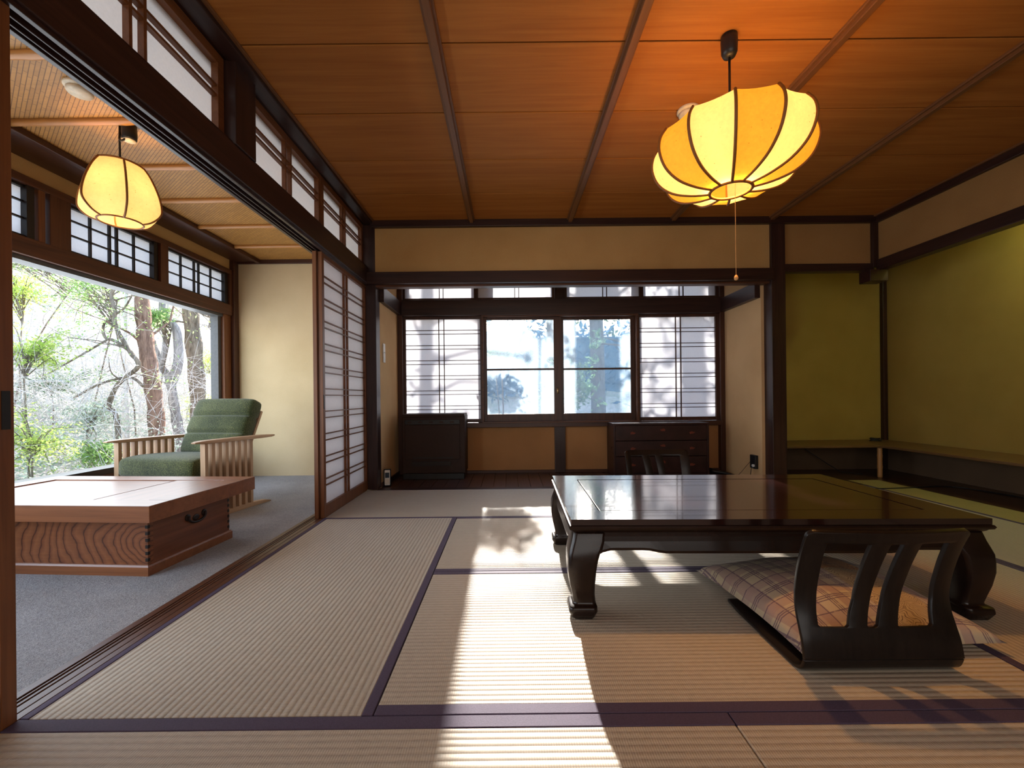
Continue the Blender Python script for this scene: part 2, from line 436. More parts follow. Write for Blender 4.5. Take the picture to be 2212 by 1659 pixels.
struct(box(-1.40, -1.30, -1.5, .10, 0, 1.89).build('wall_left', OCHRE))
struct(box(-1.40, -1.29, -1.5, -.02, 2.06, 2.40).build('wall_left_upper', OCHRE))
# pillars
trim(box(-1.345, -1.207, 3.925, 4.04, 0, ZC), DARK('Z'), .004)
trim(box(2.425, 2.555, 3.90, 4.03, -.04, ZC), DARK('Z'), .004)
# back frieze
trim(box(-1.30, 2.43, 3.870, 4.00, 1.885, 1.992), DARK('X'), .005)
trim(box(-1.215, 2.43, 3.93, 4.015, 1.868, 1.886), BROWN('X'), .002)
struct(box(-1.21, 2.43, 3.925, 3.99, 1.99, 2.41).build('wall_back_upper', OCHRE))
trim(box(-1.24, 3.40, 3.885, 3.99, 2.405, ZC), DARK('X'), .004)
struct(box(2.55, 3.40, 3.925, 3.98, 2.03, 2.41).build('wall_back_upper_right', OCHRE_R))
trim(box(2.55, 3.37, 3.905, 3.985, 1.965, 2.035), DARK('X'), .004)
trim(box(3.355, 3.425, 3.895, 3.975, 2.0, ZC), DARK('Z'), .003)
trim(box(3.30, 3.465, 3.865, 3.99, 1.862, 1.968), DARK('X'), .004)
# right plane above the tokonoma
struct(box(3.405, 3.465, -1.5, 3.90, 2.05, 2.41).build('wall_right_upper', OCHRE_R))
trim(box(3.385, 3.47, -1.5, 3.90, 1.965, 2.062), DARK('Y'), .004)
trim(box(3.375, 3.47, -1.5, 3.90, 2.40, ZC), DARK('Y'), .004)
trim(box(3.355, 3.375, -1.5, 3.89, 2.452, ZC), BATTEN('Y'), .002)
struct(box(4.2, 4.3, -1.5, 4.85, -.05, ZC + .05).build('wall_right', OLIVE))
struct(box(2.46, 4.2, 4.75, 4.85, -.05, ZC + .05).build('wall_tokonoma_back', OLIVE))
OLIVE_D = plaster('under_shelf_dark', (.12, .075, .045), (.17, .105, .06))  # for thin dark sheets added to darken the wall below the shelf
struct(box(2.556, 4.155, 4.742, 4.75, 0, .303).build('wall_tokonoma_dark_sheet', OLIVE_D))
struct(box(4.192, 4.2, -.6, 4.705, 0, .303).build('wall_tokonoma_dark_sheet_right', OLIVE_D))
trim(box(4.155, 4.2, 4.705, 4.75, 0, ZC), DARK('Z'), .003)
struct(box(-3.1, 4.3, -1.6, -1.5, -.1, ZC + .1).build('wall_rear', OCHRE))
# main ceiling: boards with dark joints under a backing
m = MB()
edges = [-1.5, -.95, -.47, .01, .49, .975, 1.465, 1.955, 2.432, 2.915, 3.395, 3.9]
for a, b in zip(edges[:-1], edges[1:]): m.box(-1.225, 3.375, a + .0045, b - .0045, ZC - .004, ZC + .02)
struct(m.build('ceiling', CEIL('X'), bevel=.003))
struct(box(-1.40, 4.30, -1.6, 4.05, ZC + .02, ZC + .08).build('ceiling_backing', BLACKW('X')))
for xx in (-1.205, -.315, .585, 1.53, 2.43):
    if xx < -1: continue
    m = MB().box(xx - .030, xx + .030, -1.5, 3.89, ZC - .018, ZC - .003).box(xx - .0165, xx + .0165, -1.5, 3.89, ZC - .038, ZC - .016)
    trim(m, BATTEN('Y'), .003)
struct(box(2.46, 4.2, 3.97, 4.85, ZC - .01, ZC + .08).build('ceiling_tokonoma', CEIL('X')))
struct(box(3.465, 4.2, -1.5, 3.97, ZC - .01, ZC + .08).build('ceiling_tokonoma_side', CEIL('Y')))

# alcove shell
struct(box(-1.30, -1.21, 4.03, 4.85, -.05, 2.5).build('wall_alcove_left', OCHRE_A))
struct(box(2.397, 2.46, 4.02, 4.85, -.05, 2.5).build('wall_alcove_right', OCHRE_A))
struct(box(-1.3, 2.46, 3.99, 4.9, 2.40, 2.46).build('ceiling_alcove', CEIL('X')))
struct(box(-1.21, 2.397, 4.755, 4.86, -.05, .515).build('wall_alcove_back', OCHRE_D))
struct(box(-1.21, 2.397, 4.80, 4.86, 2.22, 2.42).build('wall_alcove_back_upper', OCHRE))
trim(box(-1.21, -1.155, 4.69, 4.80, 0, 2.40), SASH('Z'), .003)
trim(box(2.345, 2.397, 4.69, 4.80, 0, 2.40), SASH('Z'), .003)
trim(box(-1.16, 2.35, 4.69, 4.84, .508, .560), SASH('X'), .003)
trim(box(.516, .635, 4.725, 4.80, 0, .51), DARK('Z'), .003)
trim(box(-1.16, 2.35, 4.735, 4.76, -.004, .028), SASH('X'), .002)
trim(box(-1.16, 2.35, 4.675, 4.84, 1.745, 1.918), DARK('X'), .004)
trim(box(-1.21, -1.165, 4.04, 4.70, 1.755, 1.90), DARK('Y'), .003)
trim(box(2.345, 2.397, 4.03, 4.70, 1.755, 1.90), DARK('Y'), .003)
trim(box(.525, .645, 4.70, 4.82, 1.915, 2.40), DARK('Z'), .003)
trim(box(-1.21, -1.195, 4.05, 4.69, -.004, .04), DARK('Y'), .002)
# outer posts behind the transoms of the alcove
for a, b in ((-1.21, -1.09), (-.40, -.155), (.49, .70), (1.39, 1.55), (2.25, 2.40)):
    trim(box(a, b, 4.815, 4.86, 1.90, 2.24), SASH('Z'))
for a, b in ((-.33, -.25), (1.43, 1.50)):
    trim(box(a, b, 4.805, 4.86, .515, 1.76), SASH('Z'))

# engawa shell
ZE = 2.385
struct(box(-3.1, -1.40, -1.6, 4.8, ZE, ZE + .06).build('ceiling_engawa', WEAVE))
struct(box(-3.1, -1.36, 4.72, 4.85, -.05, ZE + .03).build('wall_engawa_end', CREAM))
struct(box(-1.40, -1.29, 4.03, 4.85, -.05, 2.5).build('wall_engawa_return', CREAM))
trim(box(-2.99, -1.40, 4.695, 4.72, 2.340, ZE), SASH('X'), .003)
trim(box(-3.01, -2.72, -1.5, 4.72, 2.362, ZE), SASH('Y'), .004)
trim(box(-2.76, -2.715, -1.5, 4.72, 2.345, ZE), SASH('Y'), .003)
trim(box(-1.47, -1.395, -1.5, 3.95, 2.345, ZE), SASH('Y'), .003)
for k, y in enumerate((.455, .93, 1.405, 1.88, 2.335, 2.80, 3.27, 3.765, 4.26)):
    pts = [(-2.70, y, ZE - .012), (-1.46, y, ZE - .012)]
    m = MB(); rs = []
    for i in range(27):
        xx = -2.715 + i * (1.255 / 26); r = .0195 + (.003 if i % 9 == 4 else 0)
        rs.append([(xx, y + r * math.cos(2 * PI * j / 12), ZE - .010 + r * math.sin(2 * PI * j / 12)) for j in range(12)])
    m.rings(rs); _tn[0] += 1
    struct(m.build('trim_%d' % _tn[0], BAMBOO('X'), smooth=True))
struct(box(-3.12, -3.0, -1.5, 4.72, -.1, .30).build('wall_engawa_low', BROWN('Y')))
trim(box(-3.14, -2.985, -1.5, 4.72, .30, .343), BLACKW('Y'), .003)
trim(box(-3.10, -2.985, -1.5, 4.72, 1.756, 1.870), BROWN('Y'), .004)
trim(box(-3.13, -3.02, -1.5, 4.62, 1.728, 1.757), GREYMET, .002)
trim(box(-3.10, -2.99, -1.5, 4.72, 2.205, 2.255), BROWN('Y'), .003)
struct(box(-3.10, -3.015, -1.5, 4.72, 2.25, ZE + .03).build('wall_engawa_upper', OCHRE))
trim(box(-3.04, -2.97, 4.635, 4.72, 0, ZE), SASH('Z'), .003)
trim(box(-3.09, -3.005, 4.525, 4.635, .343, 1.757), FRAME('Z'), .003)
trim(box(-3.12, -3.04, 4.478, 4.525, .343, 1.757), GREYMET, .002)
for a, b in ((2.795, 2.930), (3.686, 3.771), (4.60, 4.64), (1.80, 1.935), (.93, 1.06), (.05, .18)):
    trim(box(-3.09, -2.99, a, b, 1.868, 2.208), BROWN('Z'), .003)
trim(box(-3.05, -3.0, 2.735, 2.775, 1.868, 2.208), FRAME('Z'), .002)

# ------------------------------------------------------------------ windows and sliding screens
def rail_set(m, fixed, axis, spans): pass
_wn = [0]; _dn = [0]
def screen(kind, axis, base, u0, u1, z0, z1, t0, t1, stile, top, bot, ubars, zbars, bw, frame_mat, bar_mat, paper_mat, paper_at, bar_depth=(None, None), label=None):
    """A framed screen in the plane axis ('X': spans x, thickness in y; 'Y': spans y, thickness in x)."""
    if kind == 'window': _wn[0] += 1; nm = 'window_%d' % _wn[0]
    else: _dn[0] += 1; nm = 'door_%d' % _dn[0]
    loc = ((u0 + u1) / 2, t0, z0) if axis == 'X' else (t0, (u0 + u1) / 2, z0)
    r = sroot(nm, loc)
    def bx(m, a, b, c, d, e, f):
        return m.box(a, b, e, f, c, d) if axis == 'X' else m.box(e, f, a, b, c, d)
    m = MB()
    bx(m, u0, u0 + stile, z0, z1, t0, t1); bx(m, u1 - stile, u1, z0, z1, t0, t1)
    bx(m, u0 + stile, u1 - stile, z1 - top, z1, t0, t1); bx(m, u0 + stile, u1 - stile, z0, z0 + bot, t0, t1)
    m.build('frame', frame_mat, r, bevel=.002)
    a, b = bar_depth if bar_depth[0] is not None else (t0, t1)
    m = MB()
    for u, w in ubars: bx(m, u - w / 2, u + w / 2, z0 + bot, z1 - top, a, b)
    for z in zbars: bx(m, u0 + stile, u1 - stile, z - bw / 2, z + bw / 2, a + .001, b - .001)
    if m.v: m.build('lattice', bar_mat, r)
    m = MB()
    if axis == 'X': m.quad((u0 + stile, paper_at, z0 + bot), (u1 - stile, paper_at, z0 + bot), (u1 - stile, paper_at, z1 - top), (u0 + stile, paper_at, z1 - top))
    else: m.quad((paper_at, u0 + stile, z0 + bot), (paper_at, u1 - stile, z0 + bot), (paper_at, u1 - stile, z1 - top), (paper_at, u0 + stile, z1 - top))
    m.build('pane' if paper_mat in (GLASS, HAZY) else 'paper', paper_mat, r)
    return r
ZB = []
for k in range(10): ZB += [1.722 - k * .1615, 1.676 - k * .1615]
# left shoji: closed pair stacked by the back pillar, one near the camera
def left_shoji(y0, y1, xi):
    c = (y0 + y1) / 2 - .005
    return screen('door', 'Y', None, y0, y1, .001, 1.882, xi - .028, xi, .036, .035, .085, [(c - .032, .013), (c + .032, .013)], ZB, .008, FRAME('Z'), FRAME('Y'), SHOJI, xi - .022, (xi - .021, xi - .005))
d1 = left_shoji(3.0, 3.935, -1.3005)
d2 = left_shoji(2.985, 3.92, -1.3345)
d3 = left_shoji(.185, 1.122, -1.3005)
d4 = left_shoji(.10, 1.035, -1.3345)
m = MB().box(-1.3005, -1.2985, 1.093, 1.112, .77, .87); m.build('finger_pull', BLACKP, d3)
m = MB().box(-1.3005, -1.2985, 3.006, 3.022, .77, .87); m.build('finger_pull', BLACKP, d1)
# transom screens (ranma) over the left rail
for y0, y1 in ((1.085, 2.003), (2.167, 3.045), (3.049, 3.925), (.13, 1.083)):
    c = (y0 + y1) / 2
    screen('window', 'Y', None, y0, y1, 2.062, 2.442, -1.36, -1.32, .040, .045, .002, [(c - .031, .014), (c + .031, .014)], [2.292, 2.247], .012, FRAME('Y'), FRAME('Y'), RANMA, -1.352, (-1.350, -1.326))
# back shoji in the alcove
ZBB = []
for k in range(6): ZBB += [1.591 - k * .1682, 1.550 - k * .1682]
screen('window', 'X', None, -1.157, -.275, .562, 1.745, 4.735, 4.765, .028, .030, .040, [(-.761, .009), (-.704, .009)], ZBB, .007, SASH('Z'), SASH('X'), SHOJI_B, 4.759, (4.737, 4.757))
screen('window', 'X', None, 1.443, 2.347, .562, 1.745, 4.735, 4.765, .032, .030, .040, [(1.876, .009), (1.931, .009)], ZBB, .007, SASH('Z'), SASH('X'), SHOJI_B, 4.759, (4.737, 4.757))
# transom screens in the alcove
for a, b in ((-1.157, -.345), (-.343, .525), (.645, 1.495), (1.497, 2.347)):
    c = (a + b) / 2 + .02
    screen('window', 'X', None, a, b, 1.918, 2.30, 4.735, 4.765, .022, .025, .030, [(c - .022, .008), (c + .022, .008)], [2.20], .006, SASH('Z'), SASH('X'), SHOJI_B, 4.759, (4.737, 4.757))
screen('window', 'X', None, -1.0, 2.0, .40, 2.1, -1.50, -1.46, .04, .04, .06, [(.5, .03), (-.25, .012), (1.25, .012)], [.80, 1.20, 1.60], .012, SASH('Z'), SASH('X'), SHOJI, -1.49)  # unseen rear window, added to go with the fill light behind the camera
# the glazed pair of sashes in the middle
rw = None
_wn[0] += 1
rw = sroot('window_%d' % _wn[0], (.58, 4.70, .556))
m = MB().box(-.285, -.262, 4.690, 4.80, .556, 1.750).box(1.425, 1.448, 4.690, 4.80, .556, 1.750).box(-.262, 1.425, 4.690, 4.80, 1.728, 1.750).box(-.285, 1.448, 4.680, 4.80, .553, .572)
m.build('casing', BROWN('X'), rw, bevel=.002)
for a, b, y in ((-.262, .600, 4.735), (.545, 1.425, 4.765)):
    la = a + (.034 if a < 0 else .084); rb = b - (.084 if a < 0 else .045)
    m = MB().box(a, la, y, y + .028, .572, 1.728).box(rb, b, y, y + .028, .572, 1.728).box(la, rb, y, y + .028, 1.700, 1.728).box(la, rb, y, y + .028, .572, .652)
    fr = m.build('sash', SASH('Z'), rw, bevel=.002)
    box(la, rb, y + .004, y + .024, 1.140, 1.158).build('glazing_bar', SASH('X'), fr)
    MB().quad((la, y + .018, .652), (rb, y + .018, .652), (rb, y + .018, 1.70), (la, y + .018, 1.70)).build('pane', HAZY, fr)
    hx = b - .045 if a < 0 else a + .040
    MB().lathe([(.001, -.034), (.010, -.030), (.012, 0), (.010, .030), (.001, .034)], (hx, y - .001, .905), 12).build('catch', BRASS, fr, smooth=True)
# big fixed pane of the engawa
_wn[0] += 1
rw = sroot('window_%d' % _wn[0], (-3.06, 1.7, .343))
MB().quad((-3.08, -1.5, .343), (-3.08, 4.49, .343), (-3.08, 4.49, 1.745), (-3.08, -1.5, 1.745)).build('pane', GLASS, rw)
# small transom windows of the engawa with black sashes
for y0, y1 in ((1.940, 2.722), (2.932, 3.684), (3.775, 4.598), (1.065, 1.795), (.185, .925)):
    p0, p1 = y0 + .010, y1 - .045
    c = (p0 + p1) / 2; w = (p1 - p0)
    ub = [(c - .030, .014), (c + .030, .014), (p0 + w * .24, .011), (p0 + w * .76, .011)]
    r = screen('window', 'Y', None, y0, y1, 1.870, 2.206, -3.055, -3.025, .010, .016, .022, ub, [2.00, 2.105], .011, BLACKW('Y'), BLACKW('Y'), SHOJI, -3.050, (-3.048, -3.030))
    box(-3.06, -3.01, y1 - .045, y1 - .001, 1.870, 2.206).build('side_frame', BLACKW('Z'), r, bevel=.002)

# ------------------------------------------------------------------ tatami
def mat_(name, label, x0, x1, y0, y1, axis, borders=True, group=None, hl=.030, hr=.030):
    t = thing(name, label, 'tatami mat', ((x0 + x1) / 2, (y0 + y1) / 2, -.045), 0, group)
    g = .0015
    x0 += g; x1 -= g; y0 += g; y1 -= g
    if axis == 'X': ax0, ax1, ay0, ay1 = x0, x1, y0 + hl, y1 - hr
    else: ax0, ax1, ay0, ay1 = x0 + hl, x1 - hr, y0, y1
    if not borders: ax0, ax1, ay0, ay1 = x0, x1, y0, y1
    s = box(ax0, ax1, ay0, ay1, -.045, 0).build('woven_rush_surface', TAT_X if axis == 'X' else TAT_Y, t, bevel=.003)
    if borders:
        if axis == 'X': bs = [(x0, x1, y0, y0 + hl), (x0, x1, y1 - hr, y1)]
        else: bs = [(x0, x0 + hl, y0, y1), (x1 - hr, x1, y0, y1)]
        for a, b, c, d in bs: box(a, b, c, d, -.045, .0015).build('cloth_border', HERI, t, bevel=.002)
    return t
mat_('tatami_mat', 'long tatami mat beside the grooved threshold of the carpeted veranda', -1.303, -.366, 1.127, 2.985, 'Y', hl=.022)
mat_('tatami_mat', 'tatami mat under the rear legs of the low table, striped by sunlight', -.366, 1.545, 2.060, 2.985, 'X', hr=.022)
mat_('tatami_mat', 'tatami mat under the plaid cushion and the front table legs', -.366, 1.545, 1.127, 2.060, 'X', hl=.038)
mat_('tatami_mat', 'tatami mat right of the legless chair, lit orange by the hanging lamp', 1.545, 2.430, 1.127, 2.985, 'Y', hl=.032)
mat_('tatami_mat', 'tatami mat along the dark alcove plank floor, meeting the shoji foot', -1.303, .62, 2.985, 3.903, 'X', hl=.022, hr=.004)
mat_('tatami_mat', 'tatami mat behind the low table at the foot of the far legless chair', .62, 2.430, 2.985, 3.903, 'X', hl=.022, hr=.004)
mat_('tatami_mat', 'tatami mat nearest the camera crossed by the bright sun stripe', -1.303, .572, .195, 1.127, 'X', hr=.042)
mat_('tatami_mat', 'tatami mat in the lower right corner in front of the near chair', .572, 2.430, .195, 1.127, 'X', hr=.042)
mat_('tatami_mat', 'tatami mat between the low table and the green lit strip', 2.430, 3.283, .195, 2.05, 'Y')
mat_('tatami_mat', 'far tatami mat beside the low table, next to the green lit strip', 2.430, 3.283, 2.05, 3.905, 'Y')
STRIPM = simple('green_rush', (.36, .28, .11), .6, .3, 0, .1, 200)
o = box(3.285, 3.583, -.6, 4.13, -.045, .001).build('rush_strip', STRIPM, org=(3.43, 1.7, -.045), bevel=.003)
tag(o, 'narrow yellow green rush strip along the tokonoma board', 'floor mat')
for y in (-.80,):
    struct(box(-1.303, 3.283, -1.5, .193, -.045, 0).build('floor_near', TAT_X))

# ------------------------------------------------------------------ low lacquer table
TR = math.radians(-1.5)
lt = thing('low_table', 'large low dark lacquer table with curved legs and inset glossy top', 'table', (1.012, 2.025, .002), TR)
hx, hy, zt = .768, .447, .376
m = MB()
# frame ring and panel with a groove between
fi = .125
for a, b, c, d in ((-hx, hx, -hy, -hy + fi), (-hx, hx, hy - fi, hy), (-hx, -hx + fi, -hy + fi, hy - fi), (hx - fi, hx, -hy + fi, hy - fi)): m.box(a, b, c, d, zt - .022, zt)
top = m.build('table_top', LACQ, lt, local=True)
box(-hx + fi + .006, hx - fi - .006, -hy + fi + .006, hy - fi - .006, zt - .022, zt - .001).build('top_panel', LACQ, top, local=True, bevel=.002)
# moulded rim below the top
def rrect(ox, oy, z): return [(-ox, -oy, z), (ox, -oy, z), (ox, oy, z), (-ox, oy, z)]
prof = [(-.004, .354), (.004, .352), (.008, .345), (.004, .337), (-.006, .333), (-.010, .328), (-.018, .322), (-.018, .315)]
m = MB().rings([rrect(hx + a, hy + a, z) for a, z in prof])
m.build('rim_moulding', LACQ_D, lt, local=True)
# aprons with a dropped centre
def apron(L, horiz, sgn):
    m = MB(); n = 48; out = []
    for k in range(n + 1):
        u = -1 + 2 * k / n; au = abs(u)
        d = .258
        if au < .60: d = .246
        elif au < .68: d = .246 + .012 * (au - .60) / .08
        if au > .86: d = .258 - .05 * ((au - .86) / .14) ** 2
        p = L * u
        half = (hy if horiz else hx) - .006
        prof = [(half - .016, .322), (half - .008, .308), (half - .006, .29), (half, d + .01), (half - .002, d), (half - .028, d), (half - .034, .322)]
        out.append([(p, sgn * q, z) if horiz else (sgn * q, p, z) for q, z in prof])
    m.rings(out); return m
for sg in (-1, 1):
    apron(hx - .06, True, sg).build('apron', LACQ_D, lt, local=True, smooth=False)
    apron(hy - .06, False, sg).build('apron', LACQ_D, lt, local=True, smooth=False)
def table_leg(sx, sy):
    # (z, outer offset from carcass edge, inner offset)
    secs = [(.322, -.012, -.135), (.29, -.004, -.130), (.265, .004, -.120), (.245, .010, -.108), (.22, .012, -.100), (.18, .012, -.093), (.13, .005, -.089), (.09, -.004, -.089), (.062, -.010, -.092), (.052, -.007, -.094), (.047, .008, -.096), (.030, .011, -.096), (.012, .002, -.090), (0, -.004, -.086)]
    rs = []
    for z, a, b in secs:
        x0, x1, y0, y1 = hx + b, hx + a, hy + b, hy + a
        c = .012
        q = [(x0 + c, y0), (x1 - c, y0), (x1, y0 + c), (x1, y1 - c), (x1 - c, y1), (x0 + c, y1), (x0, y1 - c), (x0, y0 + c)]
        if sx * sy < 0: q = q[::-1]
        rs.append([(sx * p, sy * r, z) for p, r in q])
    if sx * sy < 0: pass
    return MB().rings(rs[::-1])
for sx, sy in ((-1, -1), (1, -1), (-1, 1), (1, 1)):
    table_leg(sx, sy).build('leg', LACQ_D, lt, local=True, smooth=True, bevel=.004)

# ------------------------------------------------------------------ legless chairs (zaisu)
def catmull(P, n):
    out = []
    for i in range(len(P) - 1):
        p0 = P[max(i - 1, 0)]; p1 = P[i]; p2 = P[i + 1]; p3 = P[min(i + 2, len(P) - 1)]
        for k in range(n):
            t = k / n
            out.append(tuple(.5 * (2 * b + (c - a) * t + (2 * a - 5 * b + 4 * c - d) * t * t + (3 * b - a - 3 * c + d) * t ** 3) for a, b, c, d in zip(p0, p1, p2, p3)))
    out.append(tuple(P[-1])); return out
def lerp_tab(tab, z):
    if z <= tab[0][0]: return tab[0][1]
    for (a, va), (b, vb) in zip(tab[:-1], tab[1:]):
        if z <= b: return tuple(x + (y - x) * (z - a) / (b - a) for x, y in zip(va, vb))
    return tab[-1][1]
def make_zaisu(label, loc, rot, w=.474):
    t = thing('legless_chair', label, 'floor chair', loc, rot, 'legless floor chairs at the low table')
    W = w
    # local: x across 0..W centred, y towards the sitter's front, z up
    seat = catmull([(.46, .010), (.36, .008), (.20, .007), (.09, .007), (.045, .008), (.016, .022), (.004, .050)], 6)
    m = MB(); nu = 12
    def half(y): return W / 2 * (1 - .035 * max(0, (y - .30) / .16) ** 2)
    m.grid(lambda a, b: ((b - .5) * 2 * half(seat[round(a * (len(seat) - 1))][0]), seat[round(a * (len(seat) - 1))][0], seat[round(a * (len(seat) - 1))][1]), len(seat) - 1, nu)
    m.build('seat', LACQW('Y'), t, local=True, smooth=True, solid=.012, bevel=.003)
    back = catmull([(.004, .050), (.012, .095), (.026, .135), (.040, .175), (.046, .215), (.042, .26), (.028, .32), (.008, .38), (-.012, .425), (-.020, .440)], 5)
    zs0, zs1 = .137, .402
    tab = [(.137, (.054, .142, .196, .228, .288, .398)), (.175, (.055, .150, .202, .238, .294, .404)), (.217, (.058, .164, .211, .250, .303, .413)), (.30, (.060, .174, .224, .264, .316, .416)), (.402, (.060, .182, .236, .277, .328, .416))]
    rows = []
    for y, z in back: rows.append((y, z))
    # insert the exact slot ends
    def at(zq):
        for (y0, z0), (y1, z1) in zip(rows[:-1], rows[1:]):
            if z0 <= zq <= z1: return (y0 + (y1 - y0) * (zq - z0) / max(z1 - z0, 1e-9), zq)
    rows += [at(zs0), at(zs0 + .007), at(zs1 - .007), at(zs1)]; rows = sorted(set(rows), key=lambda r: r[1])
    def wscale(z):
        s = 1.0
        if z < .217: s = 1 - .012 * (z / .217)
        else: s = .988 + .018 * ((z - .217) / .22)
        return s
    verts = []; mb = MB()
    for y, z in rows:
        s = lerp_tab(tab, min(max(z, zs0), zs1))
        ins = .006 if (abs(z - zs0) < 1e-6 or abs(z - zs1) < 1e-6) else 0
        s = [q + (ins if k % 2 == 0 else -ins) for k, q in enumerate(s)]
        e0, e1 = 0.0, W
        top = max(0, (z - .424) / .016)
        e0 += .016 * top ** 2; e1 -= .016 * top ** 2
        cols = [e0, (e0 + s[0]) / 2] + [s[0], (s[0] + s[1]) / 2, s[1], (s[1] + s[2]) / 2, s[2], (s[2] + s[3]) / 2, s[3], (s[3] + s[4]) / 2, s[4], (s[4] + s[5]) / 2, s[5], (s[5] + e1) / 2, e1]
        for c in cols:
            u = 2 * c / W - 1
            bl = min(1, max(0, (z - .05) / .12))
            mb.v.append((u * W / 2 * wscale(z), y - .022 * (1 - u * u) * bl * min(1, z / .2), z))
    nc = 15
    for i in range(len(rows) - 1):
        zm = (rows[i][1] + rows[i + 1][1]) / 2
        for j in range(nc - 1):
            if zs0 < zm < zs1 and j in (2, 3, 6, 7, 10, 11): continue
            k = i * nc + j; mb.face((k, k + 1, k + nc + 1, k + nc))
    mb.build('backrest', LACQW('Z'), t, local=True, smooth=True, solid=.013, bevel=.003)
    return t
make_zaisu('black legless floor chair holding a plaid cushion in front of the low table', (1.108, 1.262, .0015), 0)
make_zaisu('black legless floor chair behind the low table, only its slotted back showing', (1.075, 3.085, .0015), PI - .02, .455)

# ------------------------------------------------------------------ cushion
cz = MB(); A, B, T = .348, .308, .112
def pil(side):
    def fn(a, b):
        u, v = 2 * a - 1, 2 * b - 1
        x = A * u * (1 - .075 * (1 - v * v)) ; y = B * v * (1 - .075 * (1 - u * u))
        h = max(0, (1 - u * u) * (1 - v * v)) ** .42
        wr = .004 * math.sin(9 * u + 4 * v) * h
        return (x, y, side * (T if side > 0 else T * .32) * h + wr * (side > 0))
    return fn
cz.grid(pil(1), 36, 36); n0 = len(cz.v); cz.grid(lambda a, b: pil(-1)(1 - a, b), 36, 36)
cu = cz.build('floor_cushion', PLAID, org=(0, 0, 0), smooth=True)
cu.location = (1.205, 1.622, .052); cu.rotation_euler = (math.radians(2.6), 0, math.radians(7))
tag(cu, 'beige plaid patchwork cushion with a paisley patch on the near legless chair', 'cushion')
md = cu.modifiers.new('weld', 'WELD'); md.merge_threshold = .0005

# ------------------------------------------------------------------ veranda hearth table
IR = math.radians(-4)
it = thing('hearth_table', 'big brown zelkova chest table with thick top on the veranda carpet', 'table', (-2.295, 2.371, -.004), IR)
SX, SY, ZS = .668, .367, .360
m = MB()
fr = .115
for a, b, c, d in ((-SX, SX, -SY, -SY + fr), (-SX, SX, SY - fr, SY), (-SX, -SX + fr, -SY + fr, SY - fr), (SX - fr, SX, -SY + fr, SY - fr)): m.box(a, b, c, d, ZS - .079, ZS)
tp = m.build('table_top', KEYAKI('X'), it, local=True, bevel=.002)
box(.255, SX - fr - .003, -SY + fr + .003, SY - fr - .003, ZS - .06, ZS - .003).build('end_board', KEYAKI('Y'), tp, local=True, bevel=.002)
box(-SX + fr + .003, .235, -SY + fr + .003, SY - fr - .003, ZS - .06, ZS - .006).build('hearth_lid', KEYAKI('X'), tp, local=True, bevel=.002)
box(.238, .252, -SY + fr, SY - fr, ZS - .06, ZS - .014).build('lid_groove', BLACKW('Y'), tp, local=True)
bx_, by_ = .566, .272
box(-bx_, bx_, -by_, -by_ + .03, .05, ZS - .079).build('front_panel', RINGS, it, local=True)
m = MB().box(bx_ - .03, bx_, -by_ + .03, by_, .05, ZS - .079).box(-bx_, -bx_ + .03, -by_ + .03, by_, .05, ZS - .079).box(-bx_ + .03, bx_ - .03, by_ - .03, by_, .05, ZS - .079)
sd = m.build('side_panel', wood('zelkova_dark', (.11, .032, .013), (.21, .068, .026), 'Y', .33, .8, .5), it, local=True)
for k in range(7):
    box(bx_ - .012, bx_ + .0012, -by_ - .0012, -by_ + .012, .066 + k * .032, .082 + k * .032).build('dovetail', BLACKW('Z'), sd, local=True)
    box(bx_ - .02, bx_ + .0012, by_ - .014, by_ + .001, .066 + k * .032, .082 + k * .032).build('dovetail', BLACKW('Z'), sd, local=True)
m = MB().rings([rrect(bx_ + a, by_ + a, z) for a, z in ((.012, 0), (.012, .042), (.006, .050), (0, .052))])
m.build('plinth', KEYAKI('X'), it, local=True)
hd = MB().tube([(bx_ + .010, .02 + .058 * math.cos(a) , .208 + .030 * math.sin(a)) for a in [PI * (.90 + 1.2 * k / 18) for k in range(19)]], .0065, 8)
hd = hd.build('handle', IRON, it, local=True, smooth=True)
m = MB()
for yy in (-.038, .078): m.lathe([(.001, -.003), (.017, -.003), (.017, .003), (.001, .005)], (0, 0, 0), 14)
pts = []
m2 = MB()
for yy in (-.036, .076):
    m2.rings([[(bx_ + d, yy + r * math.cos(2 * PI * j / 14), .212 + r * math.sin(2 * PI * j / 14)) for j in range(14)] for d, r in ((0, .019), (.004, .018), (.008, .010))])
m2.rings([[(bx_ + d, .02 + r * math.cos(2 * PI * j / 14) * 1.4, .200 + r * math.sin(2 * PI * j / 14)) for j in range(14)] for d, r in ((0, .017), (.003, .016), (.005, .010))])
m2.build('handle_plate', IRON, hd, local=True)

